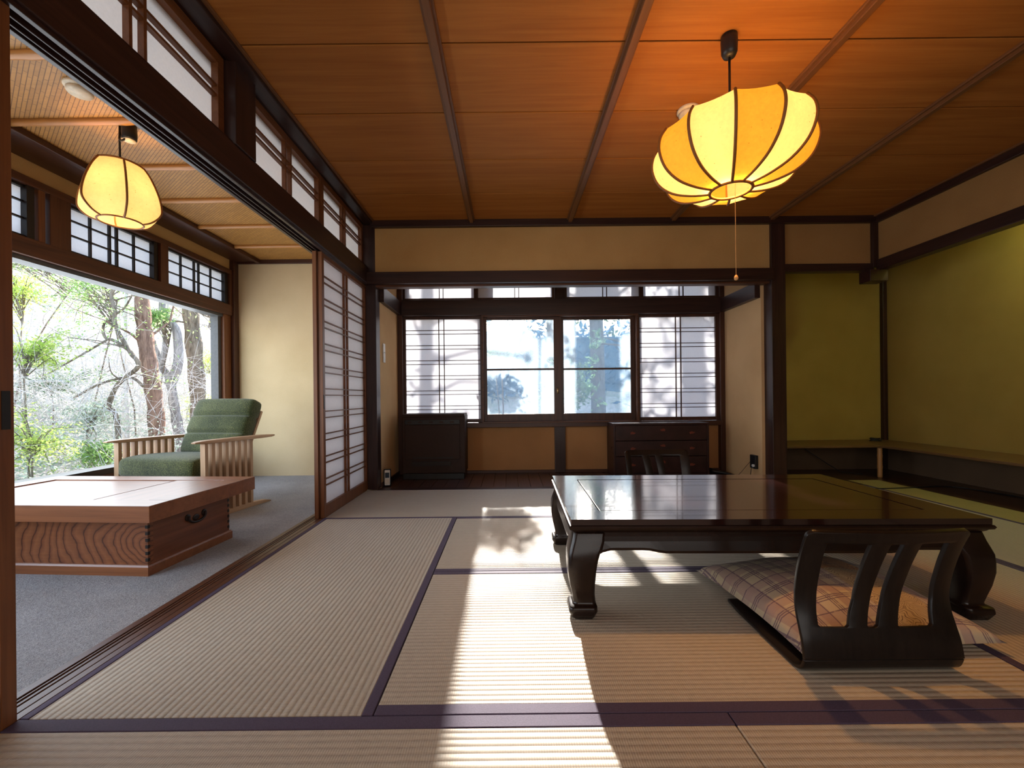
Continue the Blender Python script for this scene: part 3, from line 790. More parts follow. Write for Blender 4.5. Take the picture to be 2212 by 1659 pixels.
# ------------------------------------------------------------------ armchair
AR = math.radians(-11)
ac = thing('lounge_chair', 'slatted pale wood lounge armchair with green tweed cushions by the window', 'armchair', (-2.505, 2.996, -.004), AR)
SEATZ = .30
for sg in (-1, 1):
    x0, x1 = (.334, .414) if sg > 0 else (-.414, -.334)
    # armrest: long board, tapered ends
    rs = []
    for y, hw, zt_, th in ((-.030, .018, .556, .010), (.0, .030, .560, .014), (.06, .040, .563, .024), (.35, .040, .562, .026), (.55, .040, .558, .024), (.66, .036, .553, .018), (.705, .026, .551, .012)):
        c = (x0 + x1) / 2
        rs.append([(c - hw, y, zt_ - th), (c + hw, y, zt_ - th), (c + hw, y, zt_), (c - hw, y, zt_)])
    MB().rings(rs).build('armrest', OAK('Y'), ac, local=True, bevel=.004)
    for k in range(8):
        y = .055 + k * .0575
        box((x0 + x1) / 2 - .021, (x0 + x1) / 2 + .021, y - .0125, y + .0125, .03, .540).build('slat', OAK('Z'), ac, local=True, bevel=.002)
    rs = []
    for y, zt_ in ((-.06, .012), (.0, .034), (.45, .036), (.60, .024), (.66, .008)):
        c = (x0 + x1) / 2
        rs.append([(c - .022, y, 0), (c + .022, y, 0), (c + .022, y, zt_), (c - .022, y, zt_)])
    MB().rings(rs).build('runner', OAK('Y'), ac, local=True, bevel=.003)
box(-.336, .336, .04, .075, .20, .27).build('seat_rail', OAK('X'), ac, local=True, bevel=.003)
box(-.336, .336, .40, .435, .18, .25).build('seat_rail', OAK('X'), ac, local=True, bevel=.003)
def cushion_mesh(w, d, h, n=14, p=.22):
    # rounded slab: superellipse cross-sections
    m = MB(); rs = []
    def sec(u):
        k = (1 - abs(u) ** 8) ** .5
        out = []
        for j in range(40):
            a = 2 * PI * j / 40; ca, sa = math.cos(a), math.sin(a)
            e = .38
            y = d / 2 * math.copysign(abs(ca) ** e, ca) * (.90 + .10 * k); z = h / 2 * math.copysign(abs(sa) ** e, sa) * (.80 + .20 * k)
            if sa > 0: z += .012 * k * (1 - (y / (d / 2)) ** 2)
            out.append((w / 2 * u, y, z))
        return out
    us = [-1, -.985, -.95, -.85, -.6, -.3, 0, .3, .6, .85, .95, .985, 1]
    us = [-1 + .0 if u == -1 else u for u in us]
    return m.rings([sec(u * .9995) for u in us])
sm = cushion_mesh(.640, .53, .165)
s = sm.build('seat_cushion', GREEN, ac, local=True, smooth=True)
s.location = (0, .262, .350); s.rotation_euler = (math.radians(-3), 0, 0)
bc = bpy.data.objects.new('back_cushion', None)
# back cushion with two stitched channels
m = MB(); rs = []
Hh = .47
def bsec(z):
    u = z / Hh
    ch = 1 - .34 * sum(math.exp(-((u - q) / .026) ** 2) for q in (.36, .69))
    endk = (1 - abs(2 * u - 1) ** 10) ** .5 if 0 < u < 1 else 0
    th = .145 * (.70 + .30 * endk); w = .565 * (.95 + .05 * endk) * (.93 + .07 * min(1, u * 2.2))
    out = []
    for j in range(40):
        a = 2 * PI * j / 40; ca, sa = math.cos(a), math.sin(a); e = .34
        x = w / 2 * math.copysign(abs(ca) ** e, ca); y = th / 2 * math.copysign(abs(sa) ** e, sa)
        y *= ch
        if sa < 0: y -= .010 * (1 - (x / (w / 2)) ** 2) * ch
        out.append((x, y, z))
    return out
n = 56
rs = [bsec(.0005 + (Hh - .001) * k / n) for k in range(n + 1)]
b = m.rings(rs).build('back_cushion', GREEN, ac, local=True, smooth=True)
b.location = (-.005, .475, .405); b.rotation_euler = (math.radians(-25), 0, 0)
rb = box(-.25, .25, .085, .105, .0, .42).build('back_board', OAK('Z'), ac, local=True, bevel=.004)
rb.location = (0, .475, .405); rb.rotation_euler = (math.radians(-25), 0, 0)

# ------------------------------------------------------------------ heater
h = thing('fan_heater', 'dark brown floor standing fan heater below the left shoji', 'heater', (-.78, 4.575, -.004))
hx0, hx1, hy0, hy1 = -1.105, -.450, 4.425, 4.725
box(hx0, hx1, hy0 + .012, hy1, .055, .655).build('body', DKBROWNP, h, bevel=.006)
box(hx0 + .004, hx1 - .004, hy0, hy1, .640, .674).build('top_cover', DKBROWNP, h, bevel=.006)
pn = box(hx0 + .03, hx1 - .055, hy0 + .002, hy0 + .014, .20, .560).build('front_panel', DKBROWNP, h, bevel=.003)
cp = box(hx0 + .03, hx1 - .055, hy0 + .002, hy0 + .014, .566, .612).build('control_panel', BLACKP, h, bevel=.002)
for k in range(5):
    box(hx0 + .06 + k * .11, hx0 + .10 + k * .11, hy0 - .001, hy0 + .003, .58, .596).build('button', DKBROWNP, cp, bevel=.001)
g = box(hx0 + .10, hx1 - .15, hy0 - .001, hy0 + .013, .135, .178).build('outlet_grille', DKGRILLE, h)
for k in range(4): box(hx0 + .10, hx1 - .15, hy0 - .003, hy0, .140 + k * .010, .144 + k * .010).build('louvre', DKBROWNP, g)
box(hx0 + .11, hx1 - .12, hy0 + .0005, hy0 + .013, .212, .222).build('intake_slot', DKGRILLE, pn)
box(hx0 + .01, hx1 - .01, hy0 - .01, hy1, -.004, .056).build('base', BLACKP, h, bevel=.004)
box(hx1 - .095, hx1 - .035, hy0 + .03, hy0 + .075, .673, .677).build('switch', BLACKP, h, bevel=.001)

# ------------------------------------------------------------------ chest
c = thing('wooden_chest', 'dark lacquered drawer chest with worn red patches below the right shoji', 'chest', (1.59, 4.57, -.004))
cx0, cx1, cy0, cy1 = 1.095, 2.087, 4.425, 4.72
m = MB().box(cx0, cx0 + .02, cy0, cy1, 0, .535).box(cx1 - .02, cx1, cy0, cy1, 0, .535).box(cx0 + .02, cx1 - .02, cy1 - .02, cy1, 0, .535).box(cx0 + .02, cx1 - .02, cy0 + .012, cy1 - .02, 0, .03)
m.build('carcass', CHESTW, c, bevel=.002)
box(cx0 - .004, cx1 + .004, cy0 - .004, cy1, .533, .555).build('lid', CHESTW, c, bevel=.003)
for z0, z1 in ((.375, .530), (.212, .369), (.035, .206)):
    dr = box(cx0 + .022, cx1 - .022, cy0 + .002, cy0 + .02, z0, z1).build('drawer', CHESTW, c, bevel=.002)
    for fx, dz in ((.20, .0), (.52, .03), (.82, .0)):
        X = cx0 + fx * (cx1 - cx0); Z = (z0 + z1) / 2 + dz
        m = MB(); rs = []
        for d, r in ((.001, 1.0), (-.002, .85)):
            rs.append([(X + .028 * r * (1 + .25 * math.sin(3 * 2 * PI * j / 18 + fx * 9)) * math.cos(2 * PI * j / 18), cy0 + .002 + d, Z + .014 * r * (1 + .2 * math.sin(5 * 2 * PI * j / 18)) * math.sin(2 * PI * j / 18)) for j in range(18)])
        m.rings(rs).build('worn_fitting', REDLAC, dr)
m = MB().box(cx0 - .004, cx0, 4.49, 4.53, .300, .306).box(cx0 - .003, cx0 + .001, 4.505, 4.515, .28, .30)
m.build('side_catch', IRON, c)

# ------------------------------------------------------------------ pendant lamps
def lamp_shade(prof, nr, cz, n_sub=1, rot=0):
    return None
def pendant(root, prof, nr, mats, bend=.0, rot=0, rib_r=.0045):
    L = WL[root.name]; c = (L.x, L.y)
    prof = catmull(prof, 4)
    sh = MB()
    ns = 6
    for i in range(nr):
        a0 = rot + 2 * PI * i / nr; a1 = rot + 2 * PI * (i + 1) / nr
        sh.cur = i % len(mats)
        def fn(u, v, a0=a0, a1=a1):
            r, z = prof[round(u * (len(prof) - 1))]
            p = Vector((r * math.cos(a0), r * math.sin(a0), 0)); q = Vector((r * math.cos(a1), r * math.sin(a1), 0))
            w = p.lerp(q, v); w *= 1 - bend * 4 * v * (1 - v)
            return (c[0] + w.x, c[1] + w.y, z)
        sh.grid(fn, len(prof) - 1, ns)
    s = sh.build('lamp_shade', mats, root, smooth=True)
    for i in range(nr):
        a = rot + 2 * PI * i / nr
        MB().tube([(c[0] + (r + .002) * math.cos(a), c[1] + (r + .002) * math.sin(a), z) for r, z in prof], rib_r, 6).build('rib', RIB, s, smooth=True)
    return s
def ring(root, r, z, t, mat, name, par):
    L = WL[root.name]
    return MB().tube([(L.x + r * math.cos(2 * PI * k / 40), L.y + r * math.sin(2 * PI * k / 40), z) for k in range(40)], t, 8, closed=True).build(name, mat, par, smooth=True)
lp = thing('pendant_lamp', 'squat pumpkin shaped paper pendant lamp glowing over the low table', 'pendant lamp', (1.02, 1.93, 1.762))
P0 = [(.088, 1.766), (.165, 1.776), (.245, 1.803), (.305, 1.855), (.333, 1.925), (.328, 1.985), (.300, 2.030)]
s = pendant(lp, P0, 12, [LP_AMBER, LP_BRIGHT], .035, .10, .0062)
ring(lp, .087, 1.766, .007, RIB, 'bottom_ring', s)
MB().lathe([(.020, 2.470), (.034, 2.468), (.036, 2.44), (.034, 2.39), (.026, 2.372), (.010, 2.368)], (1.02, 1.93, 0), 20).build('ceiling_rose', BLACKP, lp, smooth=True)
MB().tube([(1.02, 1.93, 2.372), (1.02, 1.93, 2.03)], .0055, 8).build('cord', BLACKP, lp, smooth=True)
MB().lathe([(.018, 2.035), (.022, 2.02), (.022, 1.98), (.015, 1.965)], (1.02, 1.93, 0), 16).build('lamp_holder', BLACKP, lp, smooth=True)
pc = MB().tube([(1.03, 1.915, 1.98), (1.03, 1.912, 1.75), (1.0295, 1.91, 1.37)], .0012, 6).build('pull_cord', STRAP, lp)
MB().lathe([(.001, 1.352), (.007, 1.356), (.009, 1.364), (.006, 1.374), (.002, 1.378)], (1.0295, 1.91, 0), 12).build('pull_knob', STRAP, pc, smooth=True)
BULB = nt('bulb_glow')
_e = N(BULB[1], 'ShaderNodeEmission'); _e.inputs['Color'].default_value = (1, .72, .36, 1); _e.inputs['Strength'].default_value = 3; _t = N(BULB[1], 'ShaderNodeBsdfTransparent'); _a = N(BULB[1], 'ShaderNodeAddShader'); BULB[1].links.new(_e.outputs[0], _a.inputs[0]); BULB[1].links.new(_t.outputs[0], _a.inputs[1]); BULB[1].links.new(_a.outputs[0], BULB[2].inputs['Surface']); BULB = BULB[0]
MB().lathe([(.001, 1.87), (.025, 1.875), (.042, 1.90), (.040, 1.93), (.022, 1.96), (.015, 1.966)], (1.02, 1.93, 0), 16).build('bulb', BULB, lp, smooth=True)

LX, LY = -2.135, 2.36
l2 = thing('pendant_lamp', 'small bell shaped paper pendant lamp glowing on the veranda ceiling', 'pendant lamp', (LX, LY, 1.83))
P1 = [(.098, 1.832), (.140, 1.848), (.178, 1.885), (.186, 1.925), (.172, 2.00), (.138, 2.09), (.105, 2.145)]
s = pendant(l2, P1, 6, [LP_SMALL], -.02, .35, .0052)
ring(l2, .098, 1.832, .0045, RIB, 'bottom_ring', s); ring(l2, .105, 2.145, .0045, RIB, 'top_ring', s)
MB().lathe([(.002, 2.383), (.034, 2.381), (.036, 2.33), (.034, 2.300), (.002, 2.298)], (LX + .035, LY + .02, 0), 20).build('ceiling_rose', BLACKP, l2, smooth=True, bevel=.003)
MB().lathe([(.002, 2.299), (.030, 2.298), (.031, 2.294), (.002, 2.293)], (LX + .035, LY + .02, 0), 20).build('rose_cap', CREAMP, l2, smooth=True)
m = MB().tube([(LX, LY, 2.385), (LX - .001, LY, 2.30), (LX, LY, 2.20), (LX, LY, 2.05)], .005, 8)
m.tube([(LX + .0, LY, 2.33), (LX + .010, LY - .015, 2.285), (LX + .022, LY - .02, 2.272), (LX + .032, LY - .01, 2.283), (LX + .026, LY, 2.30)], .005, 8)
m.build('cord', BLACKP, l2, smooth=True)
MB().lathe([(.001, 1.93), (.025, 1.935), (.040, 1.96), (.038, 1.99), (.020, 2.03), (.016, 2.05)], (LX, LY, 0), 16).build('bulb', BULB, l2, smooth=True)

def detector(loc, label, top):
    d = thing('smoke_detector', label, 'smoke detector', loc)
    MB().lathe([(.002, top), (.060, top), (.062, top - .012), (.052, top - .020), (.050, top - .020)], (loc[0], loc[1], 0), 28).build('base', CREAMP, d, smooth=True, bevel=.002)
    MB().lathe([(.050, top - .018), (.052, top - .032), (.046, top - .040), (.002, top - .042)], (loc[0], loc[1], 0), 28).build('cover', CREAMP, d, smooth=True)
detector((-2.08, 2.085, ZE - .042), 'round cream smoke detector on the woven veranda ceiling', ZE)
detector((1.045, 2.425, ZC - .046), 'round cream smoke detector on the cedar ceiling beside the pumpkin lamp', ZC - .004)

# ------------------------------------------------------------------ tokonoma shelf and small things
shf = thing('corner_shelf', 'long L shaped wooden shelf along both tokonoma walls', 'shelf', (4.0, 4.5, .30))
SHW = lambda a: wood('shelf_board', (.11, .058, .022), (.17, .09, .035), a, .35)
box(2.556, 4.199, 4.215, 4.749, .303, .325).build('back_board', SHW('X'), shf, bevel=.003)
box(3.67, 4.199, -.6, 4.214, .303, .325).build('side_board', SHW('Y'), shf, bevel=.003)
m = MB(); rs = []
for k in range(15):
    z = .001 + k * .3015 / 14; r = .021 + (.0025 if k in (5, 10) else 0)
    rs.append([(3.71 + r * math.cos(2 * PI * j / 14), 4.255 + r * math.sin(2 * PI * j / 14), z) for j in range(14)])
o = m.rings(rs).build('bamboo_post', wood('bamboo_post', (.42, .20, .06), (.55, .29, .10), 'Z', .38), org=(3.71, 4.255, 0), smooth=True)
tag(o, 'short bamboo post holding up the corner of the tokonoma shelf', 'post')
m = MB()
for q in range(4):
    m.tube([(3.965 + (.058 - .004 * q) * math.cos(a) + .006 * math.sin(q * 2), 4.60 + (.036 - .002 * q) * math.sin(a), .331 + q * .008 + .004 * math.sin(2 * a + q)) for a in [2 * PI * k / 28 for k in range(28)]], .0042, 6, closed=True)
o = m.build('coiled_cable', BLACKP, org=(3.965, 4.60, .325), smooth=True)
tag(o, 'coil of thin black cord lying on the tokonoma shelf', 'cord')
m = MB().tube([(3.20, 4.70, .300), (3.30, 4.66, .20), (3.45, 4.60, .08), (3.55, 4.56, .008), (3.62, 4.45, .005), (3.66, 4.40, .005)], .004, 6)
o = m.build('hanging_cable', BLACKP, org=(3.5, 4.6, 0), smooth=True)
tag(o, 'thin black cord hanging down under the tokonoma shelf', 'cord')
pts = catmull([(3.10, 3.72, .006), (3.30, 3.73, .006), (3.60, 3.76, .005), (3.85, 3.80, .005), (3.98, 3.72, .005), (4.05, 3.40, .005), (4.08, 2.9, .005)], 8)
o = MB().tube(pts, .005, 6).build('power_cable', BLACKP, org=(3.8, 3.7, 0), smooth=True)
tag(o, 'black cord running across the rush strip and tokonoma board', 'cord')
# outlet adapter on the alcove right wall
ad = thing('wall_adapter', 'black wall adapter plugged in low beside the right alcove pillar', 'adapter', (2.39, 4.13, .13))
box(2.365, 2.396, 4.085, 4.175, .125, .255).build('housing', BLACKP, ad, bevel=.004)
MB().rings([[(x_, 4.105 + .014 * math.cos(2 * PI * j / 12), .155 + .014 * math.sin(2 * PI * j / 12)) for j in range(12)] for x_ in (2.366, 2.350)]).build('plug', WHITEP, ad)
MB().tube([(2.352, 4.105, .155), (2.340, 4.11, .12), (2.345, 4.13, .05), (2.35, 4.20, .004)], .003, 6).build('cord', BLACKP, ad)
MB().tube([(2.372, 4.17, .19), (2.352, 4.22, .13), (2.335, 4.28, .06), (2.32, 4.34, .003)], .0022, 6).build('cord', BLACKP, ad)
# black bundle by the chest
m = MB(); rs = []
for k in range(9):
    u = k / 8; w = .055 * (1 - .55 * u); hgt = .055 * (1 - u) ** .8 + .008
    rs.append([(2.165 + .26 * u * .75 + 0 * w, 4.60 - .10 * u + w * math.cos(2 * PI * j / 14), -.004 + hgt * (.5 + .5 * math.sin(2 * PI * j / 14))) for j in range(14)])
o = m.rings(rs).build('cloth_bundle', BLACKP, org=(2.25, 4.56, -.004), smooth=True)
tag(o, 'small black bundle on the alcove floor right of the chest', 'bundle')
# white switch plate on the left alcove wall
sp = thing('wall_plate', 'slim white plate on the left alcove wall', 'wall plate', (-1.209, 4.16, 1.29))
box(-1.2095, -1.198, 4.125, 4.185, 1.19, 1.375).build('plate', WHITEP, sp, bevel=.003)
box(-1.199, -1.1965, 4.135, 4.175, 1.285, 1.289).build('slot', BLACKP, sp)
# handset leaning by the left pillar
hs = thing('handset', 'white handset with dark screen standing at the foot of the left pillar', 'handset', (-1.165, 4.09, -.003), math.radians(12))
box(-.034, .034, -.008, .020, 0, .165).build('cradle', BLACKP, hs, local=True, bevel=.008)
hb = box(-.026, .026, -.026, -.008, .012, .158).build('body', WHITEP, hs, local=True, bevel=.008)
box(-.019, .019, -.0275, -.025, .085, .135).build('screen', SCREEN, hb, local=True, bevel=.001)
for r_ in range(3):
    for q in range(3): box(-.018 + q * .0135, -.009 + q * .0135, -.0272, -.025, .030 + r_ * .015, .039 + r_ * .015).build('button', CREAMP, hb, local=True)
# fluorescent tube hidden behind the right frieze
fl = thing('strip_light', 'fluorescent strip light tucked behind the tokonoma frieze', 'light fitting', (3.78, 2.6, 2.40))
box(3.73, 3.83, 2.0, 3.2, 2.425, 2.459).build('housing', WHITEP, fl, bevel=.003)
FL = nt('fluorescent_tube'); _e = N(FL[1], 'ShaderNodeEmission'); _e.inputs['Color'].default_value = (.80, 1.0, .50, 1); _e.inputs['Strength'].default_value = 85; FL[1].links.new(_e.outputs[0], FL[2].inputs['Surface'])
MB().tube([(3.78, 2.03, 2.405), (3.78, 3.17, 2.405)], .014, 10).build('tube', FL[0], fl, smooth=True)

# ------------------------------------------------------------------ outdoors
def hz(x, y):
    d = max(0.0, -x - 5.2); z = -.35
    z += .62 * d * (1 - math.exp(-d / 3.0)) if d < 26 else .62 * 26 + .2 * (d - 26)
    if y > 9.5: z += 5.0 * (1 - math.exp(-(y - 9.5) / 5.5)) * min(1, max(0, (x + 9) / 5))
    z += .25 * math.sin(x * .7 + y * .4) * min(1, d / 4) + .06 * math.sin(x * 1.9 - y * 1.3)
    return z
m = MB()
def gp(a, b):
    x = -46 + 70 * a; y = -14 + 64 * b
    return (x, y, hz(x, y) if not (-3.6 < x < 5 and y < 5.4) else -.45)
m.grid(gp, 70, 64)
struct(m.build('hillside', HILL, smooth=True))

def jitter_path(p, d, L, n, wob, rnd, grav=0.0):
    pts = [Vector(p)]; d = Vector(d).normalized()
    for k in range(n):
        d = (d + Vector((rnd.uniform(-1, 1), rnd.uniform(-1, 1), rnd.uniform(-1, 1))) * wob + Vector((0, 0, grav))).normalized()
        pts.append(pts[-1] + d * (L / n))
    return pts
def add_branches(m, trunk, count, rnd, L=(.5, 1.6), r0=.02, lo=.25, twigs=4, up=.2):
    ends = []
    n = len(trunk)
    for k in range(count):
        f = lo + (1 - lo) * rnd.random(); i = min(n - 2, int(f * (n - 1))); p = Vector(trunk[i]).lerp(Vector(trunk[i + 1]), rnd.random())
        a = rnd.uniform(0, 2 * PI); l = rnd.uniform(*L)
        b = jitter_path(p, (math.cos(a), math.sin(a), rnd.uniform(-.3, .8)), l, 6, .35, rnd, up * .2)
        m.tube(b, [r0 * (1 - .8 * q / 6) for q in range(7)], 4)
        for _ in range(twigs):
            q = rnd.choice(b[2:]); tw = jitter_path(q, (rnd.uniform(-1, 1), rnd.uniform(-1, 1), rnd.uniform(-.4, .8)), l * rnd.uniform(.3, .7), 4, .4, rnd)
            m.tube(tw, [r0 * .30 * (1 - .7 * s / 4) for s in range(5)], 3); ends.append(tw[-1])
        ends.append(b[-1])
    return ends
def add_leaves(m, centres, per, spread, size, rnd, flat=.5):
    for c in centres:
        for _ in range(per):
            p = Vector(c) + Vector((rnd.gauss(0, spread), rnd.gauss(0, spread), rnd.gauss(0, spread * flat)))
            n = Vector((rnd.uniform(-1, 1), rnd.uniform(-1, 1), rnd.uniform(.2, 1.2))).normalized()
            a = n.orthogonal().normalized(); a = Matrix.Rotation(rnd.uniform(0, 6.28), 3, n) @ a; b = n.cross(a)
            s = size * rnd.uniform(.6, 1.3)
            m.quad(p - a * s, p - b * s * .38, p + a * s, p + b * s * .38)
def resample(P, n): return [Vector(q) for q in catmull(P, n)]
def solid_tree(name, label, cat, path, radii, mat, branches=0, rnd=R, extra=None, extra_r=None, foliage=None, L=(.6, 1.6), r0=.02, lo=.3, group=None, leafargs=None):
    P = resample(path, 5)
    base = path[0]
    t = thing(name, label, cat, (base[0], base[1], hz(base[0], base[1])), 0, group)
    rr = [radii[0] + (radii[1] - radii[0]) * k / (len(P) - 1) for k in range(len(P))]
    rr = [r * (1 + .08 * math.sin(k * 1.7) + .05 * rnd.uniform(-1, 1)) for k, r in enumerate(rr)]
    m = MB().tube(P, rr, 14)
    tr = m.build('trunk', mat, t, smooth=True)
    for e, er in zip(extra or [], extra_r or []):
        Q = resample(e, 5); MB().tube(Q, [er[0] + (er[1] - er[0]) * k / (len(Q) - 1) for k in range(len(Q))], 10).build('limb', mat, t, smooth=True)
    ends = []
    if branches:
        m = MB(); ends = add_branches(m, P, branches, rnd, L, r0, lo)
        m.build('crown', mat, t, smooth=True)
    if foliage and ends:
        m = MB(); add_leaves(m, ends, *(leafargs or (10, .16, .06)), rnd); m.build('foliage', foliage, t)
    return t
solid_tree('cedar_tree', 'leaning reddish cedar trunk, thickest beyond the veranda window', 'tree', [(-5.08, 6.2, -.5), (-5.11, 6.2, .2), (-5.13, 6.2, .746), (-5.205, 6.2, 1.286), (-5.274, 6.2, 1.825), (-5.315, 6.2, 2.365), (-5.40, 6.2, 3.4), (-5.6, 6.2, 6.0)], (.108, .085), BARK_RED, 10, L=(.6, 1.5), lo=.45, foliage=LEAF_G, leafargs=(16, .16, .026))
solid_tree('forked_tree', 'pale grey forked tree curving behind the cedar trunk', 'tree', [(-5.20, 6.8, -.5), (-5.219, 6.8, .141), (-5.268, 6.8, .385), (-5.323, 6.8, .733), (-5.393, 6.8, 1.17), (-5.502, 6.8, 1.363), (-5.574, 6.8, 1.549), (-5.66, 6.8, 1.80)], (.085, .04), BARK_GREY, 0,
           extra=[[(-5.393, 6.8, 1.10), (-5.288, 6.8, 1.324), (-5.248, 6.8, 1.583), (-5.281, 6.8, 1.96), (-5.39, 6.8, 2.109), (-5.5, 6.8, 2.236), (-5.504, 6.8, 2.609), (-5.6, 6.8, 3.6)], [(-5.516, 6.78, 1.401), (-5.462, 6.78, 1.622), (-5.445, 6.78, 1.843), (-5.466, 6.78, 1.954), (-5.42, 6.78, 2.3)]], extra_r=[(.075, .035), (.042, .022)])
solid_tree('oak_tree', 'straight furrowed brown trunk behind the lounge chair', 'tree', [(-5.22, 7.2, -.5), (-5.228, 7.2, .097), (-5.236, 7.2, .864), (-5.29, 7.2, 1.663), (-5.353, 7.2, 2.391), (-5.394, 7.2, 2.916), (-5.5, 7.2, 6)], (.125, .105), BARK_BROWN, 8, L=(.6, 1.4), lo=.5, foliage=LEAF_Y, leafargs=(14, .16, .026))
solid_tree('oak_tree', 'trunk half hidden at the right edge of the veranda window', 'tree', [(-5.18, 7.8, -.5), (-5.201, 7.8, .538), (-5.229, 7.8, 1.048), (-5.273, 7.8, 1.726), (-5.318, 7.8, 2.32), (-5.364, 7.8, 2.745), (-5.4, 7.8, 6)], (.12, .10), BARK_BROWN, 6, L=(.5, 1.2), lo=.5)
solid_tree('twisted_tree', 'thin twisted brown tree with looping branches left of the cedar', 'tree', [(-5.269, 5.8, -.4), (-5.33, 5.8, .6), (-5.436, 5.8, .758), (-5.306, 5.8, 1.072), (-5.02, 5.8, 1.321), (-5.144, 5.8, 1.512), (-5.33, 5.8, 1.861), (-5.34, 5.8, 2.081), (-5.388, 5.8, 2.271), (-5.323, 5.8, 2.46), (-5.398, 5.8, 2.586), (-5.5, 5.8, 3.2)], (.030, .020), BARK_BROWN, 16,
           extra=[[(-5.02, 5.8, 1.321), (-5.144, 5.82, 1.512), (-5.395, 5.85, 1.672), (-5.508, 5.85, 1.705), (-5.551, 5.85, 1.819), (-5.487, 5.82, 1.925), (-5.36, 5.8, 1.86)], [(-5.907, 5.8, .889), (-5.559, 5.8, 1.075), (-5.148, 5.8, 1.165), (-4.96, 5.8, 1.037)], [(-6.282, 5.8, 1.209), (-5.838, 5.8, 1.456), (-5.458, 5.8, 1.673)], [(-5.39, 5.8, 2.0), (-5.2, 5.8, 2.12), (-5.05, 5.8, 2.4)]], extra_r=[(.022, .014), (.012, .02), (.009, .014), (.016, .008)], L=(.4, 1.0), r0=.010, lo=.2, foliage=LEAF_G, leafargs=(14, .10, .022))
# thin pale saplings on the hillside
rs_ = random.Random(21)
for k in range(30):
    a = rs_.uniform(.62, 1.32); dist = rs_.uniform(9.3, 19) if k > 5 else rs_.uniform(9.0, 10.5)
    x, y = -dist * math.sin(a), dist * math.cos(a)
    if x > -4.6 or y > 16: x = -dist * .8; y = dist * .6
    if y < 1.2: y = 1.2 + rs_.random()
    z = hz(x, y); H = rs_.uniform(4.5, 8.0)
    P = jitter_path((x, y, z - .2), (rs_.uniform(-.12, .12), rs_.uniform(-.12, .12), 1), H, 9, .07, rs_)
    r = rs_.uniform(.018, .045)
    t = thing('bare_sapling', 'thin pale bare sapling among the tangle on the sunlit hillside', 'tree', (x, y, z), 0, 'bare saplings on the hillside')
    m = MB().tube(P, [r * (1 - .7 * q / 9) for q in range(10)], 6); m.build('trunk', BARK_PALE, t, smooth=True)
    m = MB(); add_branches(m, P, 20, rs_, (.5, 1.7), .011, .12, 5); m.build('crown', BARK_PALE, t)
# leafy shrubs (evergreen sprays): position, crown radius, material
shrubs = [((-5.13, 4.6, .38), .46, LEAF_Y, 'bright yellow green bush at the lower left corner of the veranda window'),
          ((-5.60, 5.0, 1.40), .36, LEAF_Y, 'feathery light green bush halfway up the left edge of the veranda window'),
          ((-6.40, 6.5, 2.45), .50, LEAF_G, 'soft green spray tree in the upper middle of the veranda view'),
          ((-5.45, 6.6, 2.10), .28, LEAF_G, 'small green spray crossing the cedar trunk'),
          ((-6.90, 6.0, 2.35), .42, LEAF_Y, 'light green leafy crown high at the left of the veranda view'),
          ((-5.85, 6.0, .55), .50, LEAF_S, 'grey green shrub low left of the cedar trunk'),
          ((-5.15, 5.3, .15), .34, LEAF_G, 'low green shrub just outside the sill beside the lounge chair'),
          ((-5.70, 8.0, .70), .50, LEAF_Y, 'yellow leafed shrub glowing between the oak trunks'),
          ((-6.00, 8.6, 1.55), .42, LEAF_Y, 'yellow green shrub above the lounge chair backrest'),
          ((-7.50, 7.0, 1.10), .65, LEAF_D, 'dark evergreen clump deep in the hillside thicket'),
          ((-6.10, 7.0, 3.00), .55, LEAF_G, 'fine green crown above the twisted tree'),
          ((-7.60, 6.5, 3.05), .60, LEAF_G, 'pale green crown in the upper left corner of the veranda view')]
for (p, rad, mt, lb) in shrubs:
    rad *= .78
    g = hz(p[0], p[1])
    t = thing('leafy_shrub', lb, 'shrub', (p[0], p[1], g))
    m = MB(); P = jitter_path((p[0], p[1], g - .1), (0, 0, 1), max(.4, p[2] - g + .1), 6, .12, rs_)
    m.tube(P, [.013 - .001 * q for q in range(7)], 6)
    ends = []
    tip = Vector(p)
    for k in range(30):
        d = Vector((rs_.gauss(0, 1), rs_.gauss(0, 1), rs_.gauss(0, .75))).normalized() * rad * rs_.choice((rs_.uniform(.3, 1.0), rs_.uniform(.8, 1.5)))
        b = [P[-2].lerp(P[-1], rs_.random()), tip + d * .5 + Vector((0, 0, .05)), tip + d]
        b[1] += Vector((rs_.uniform(-1, 1), rs_.uniform(-1, 1), rs_.uniform(-.5, 1))) * rad * .18
        m.tube(catmull([tuple(q) for q in b], 3), [.006, .0055, .005, .0045, .0035, .003, .0025], 4); ends += [b[1], b[2], b[1].lerp(b[2], .5)]
    m.build('stem', BARK_BROWN, t)
    m = MB(); add_leaves(m, ends, 22, rad * .24, .021, rs_, .35); m.build('foliage', mt, t)
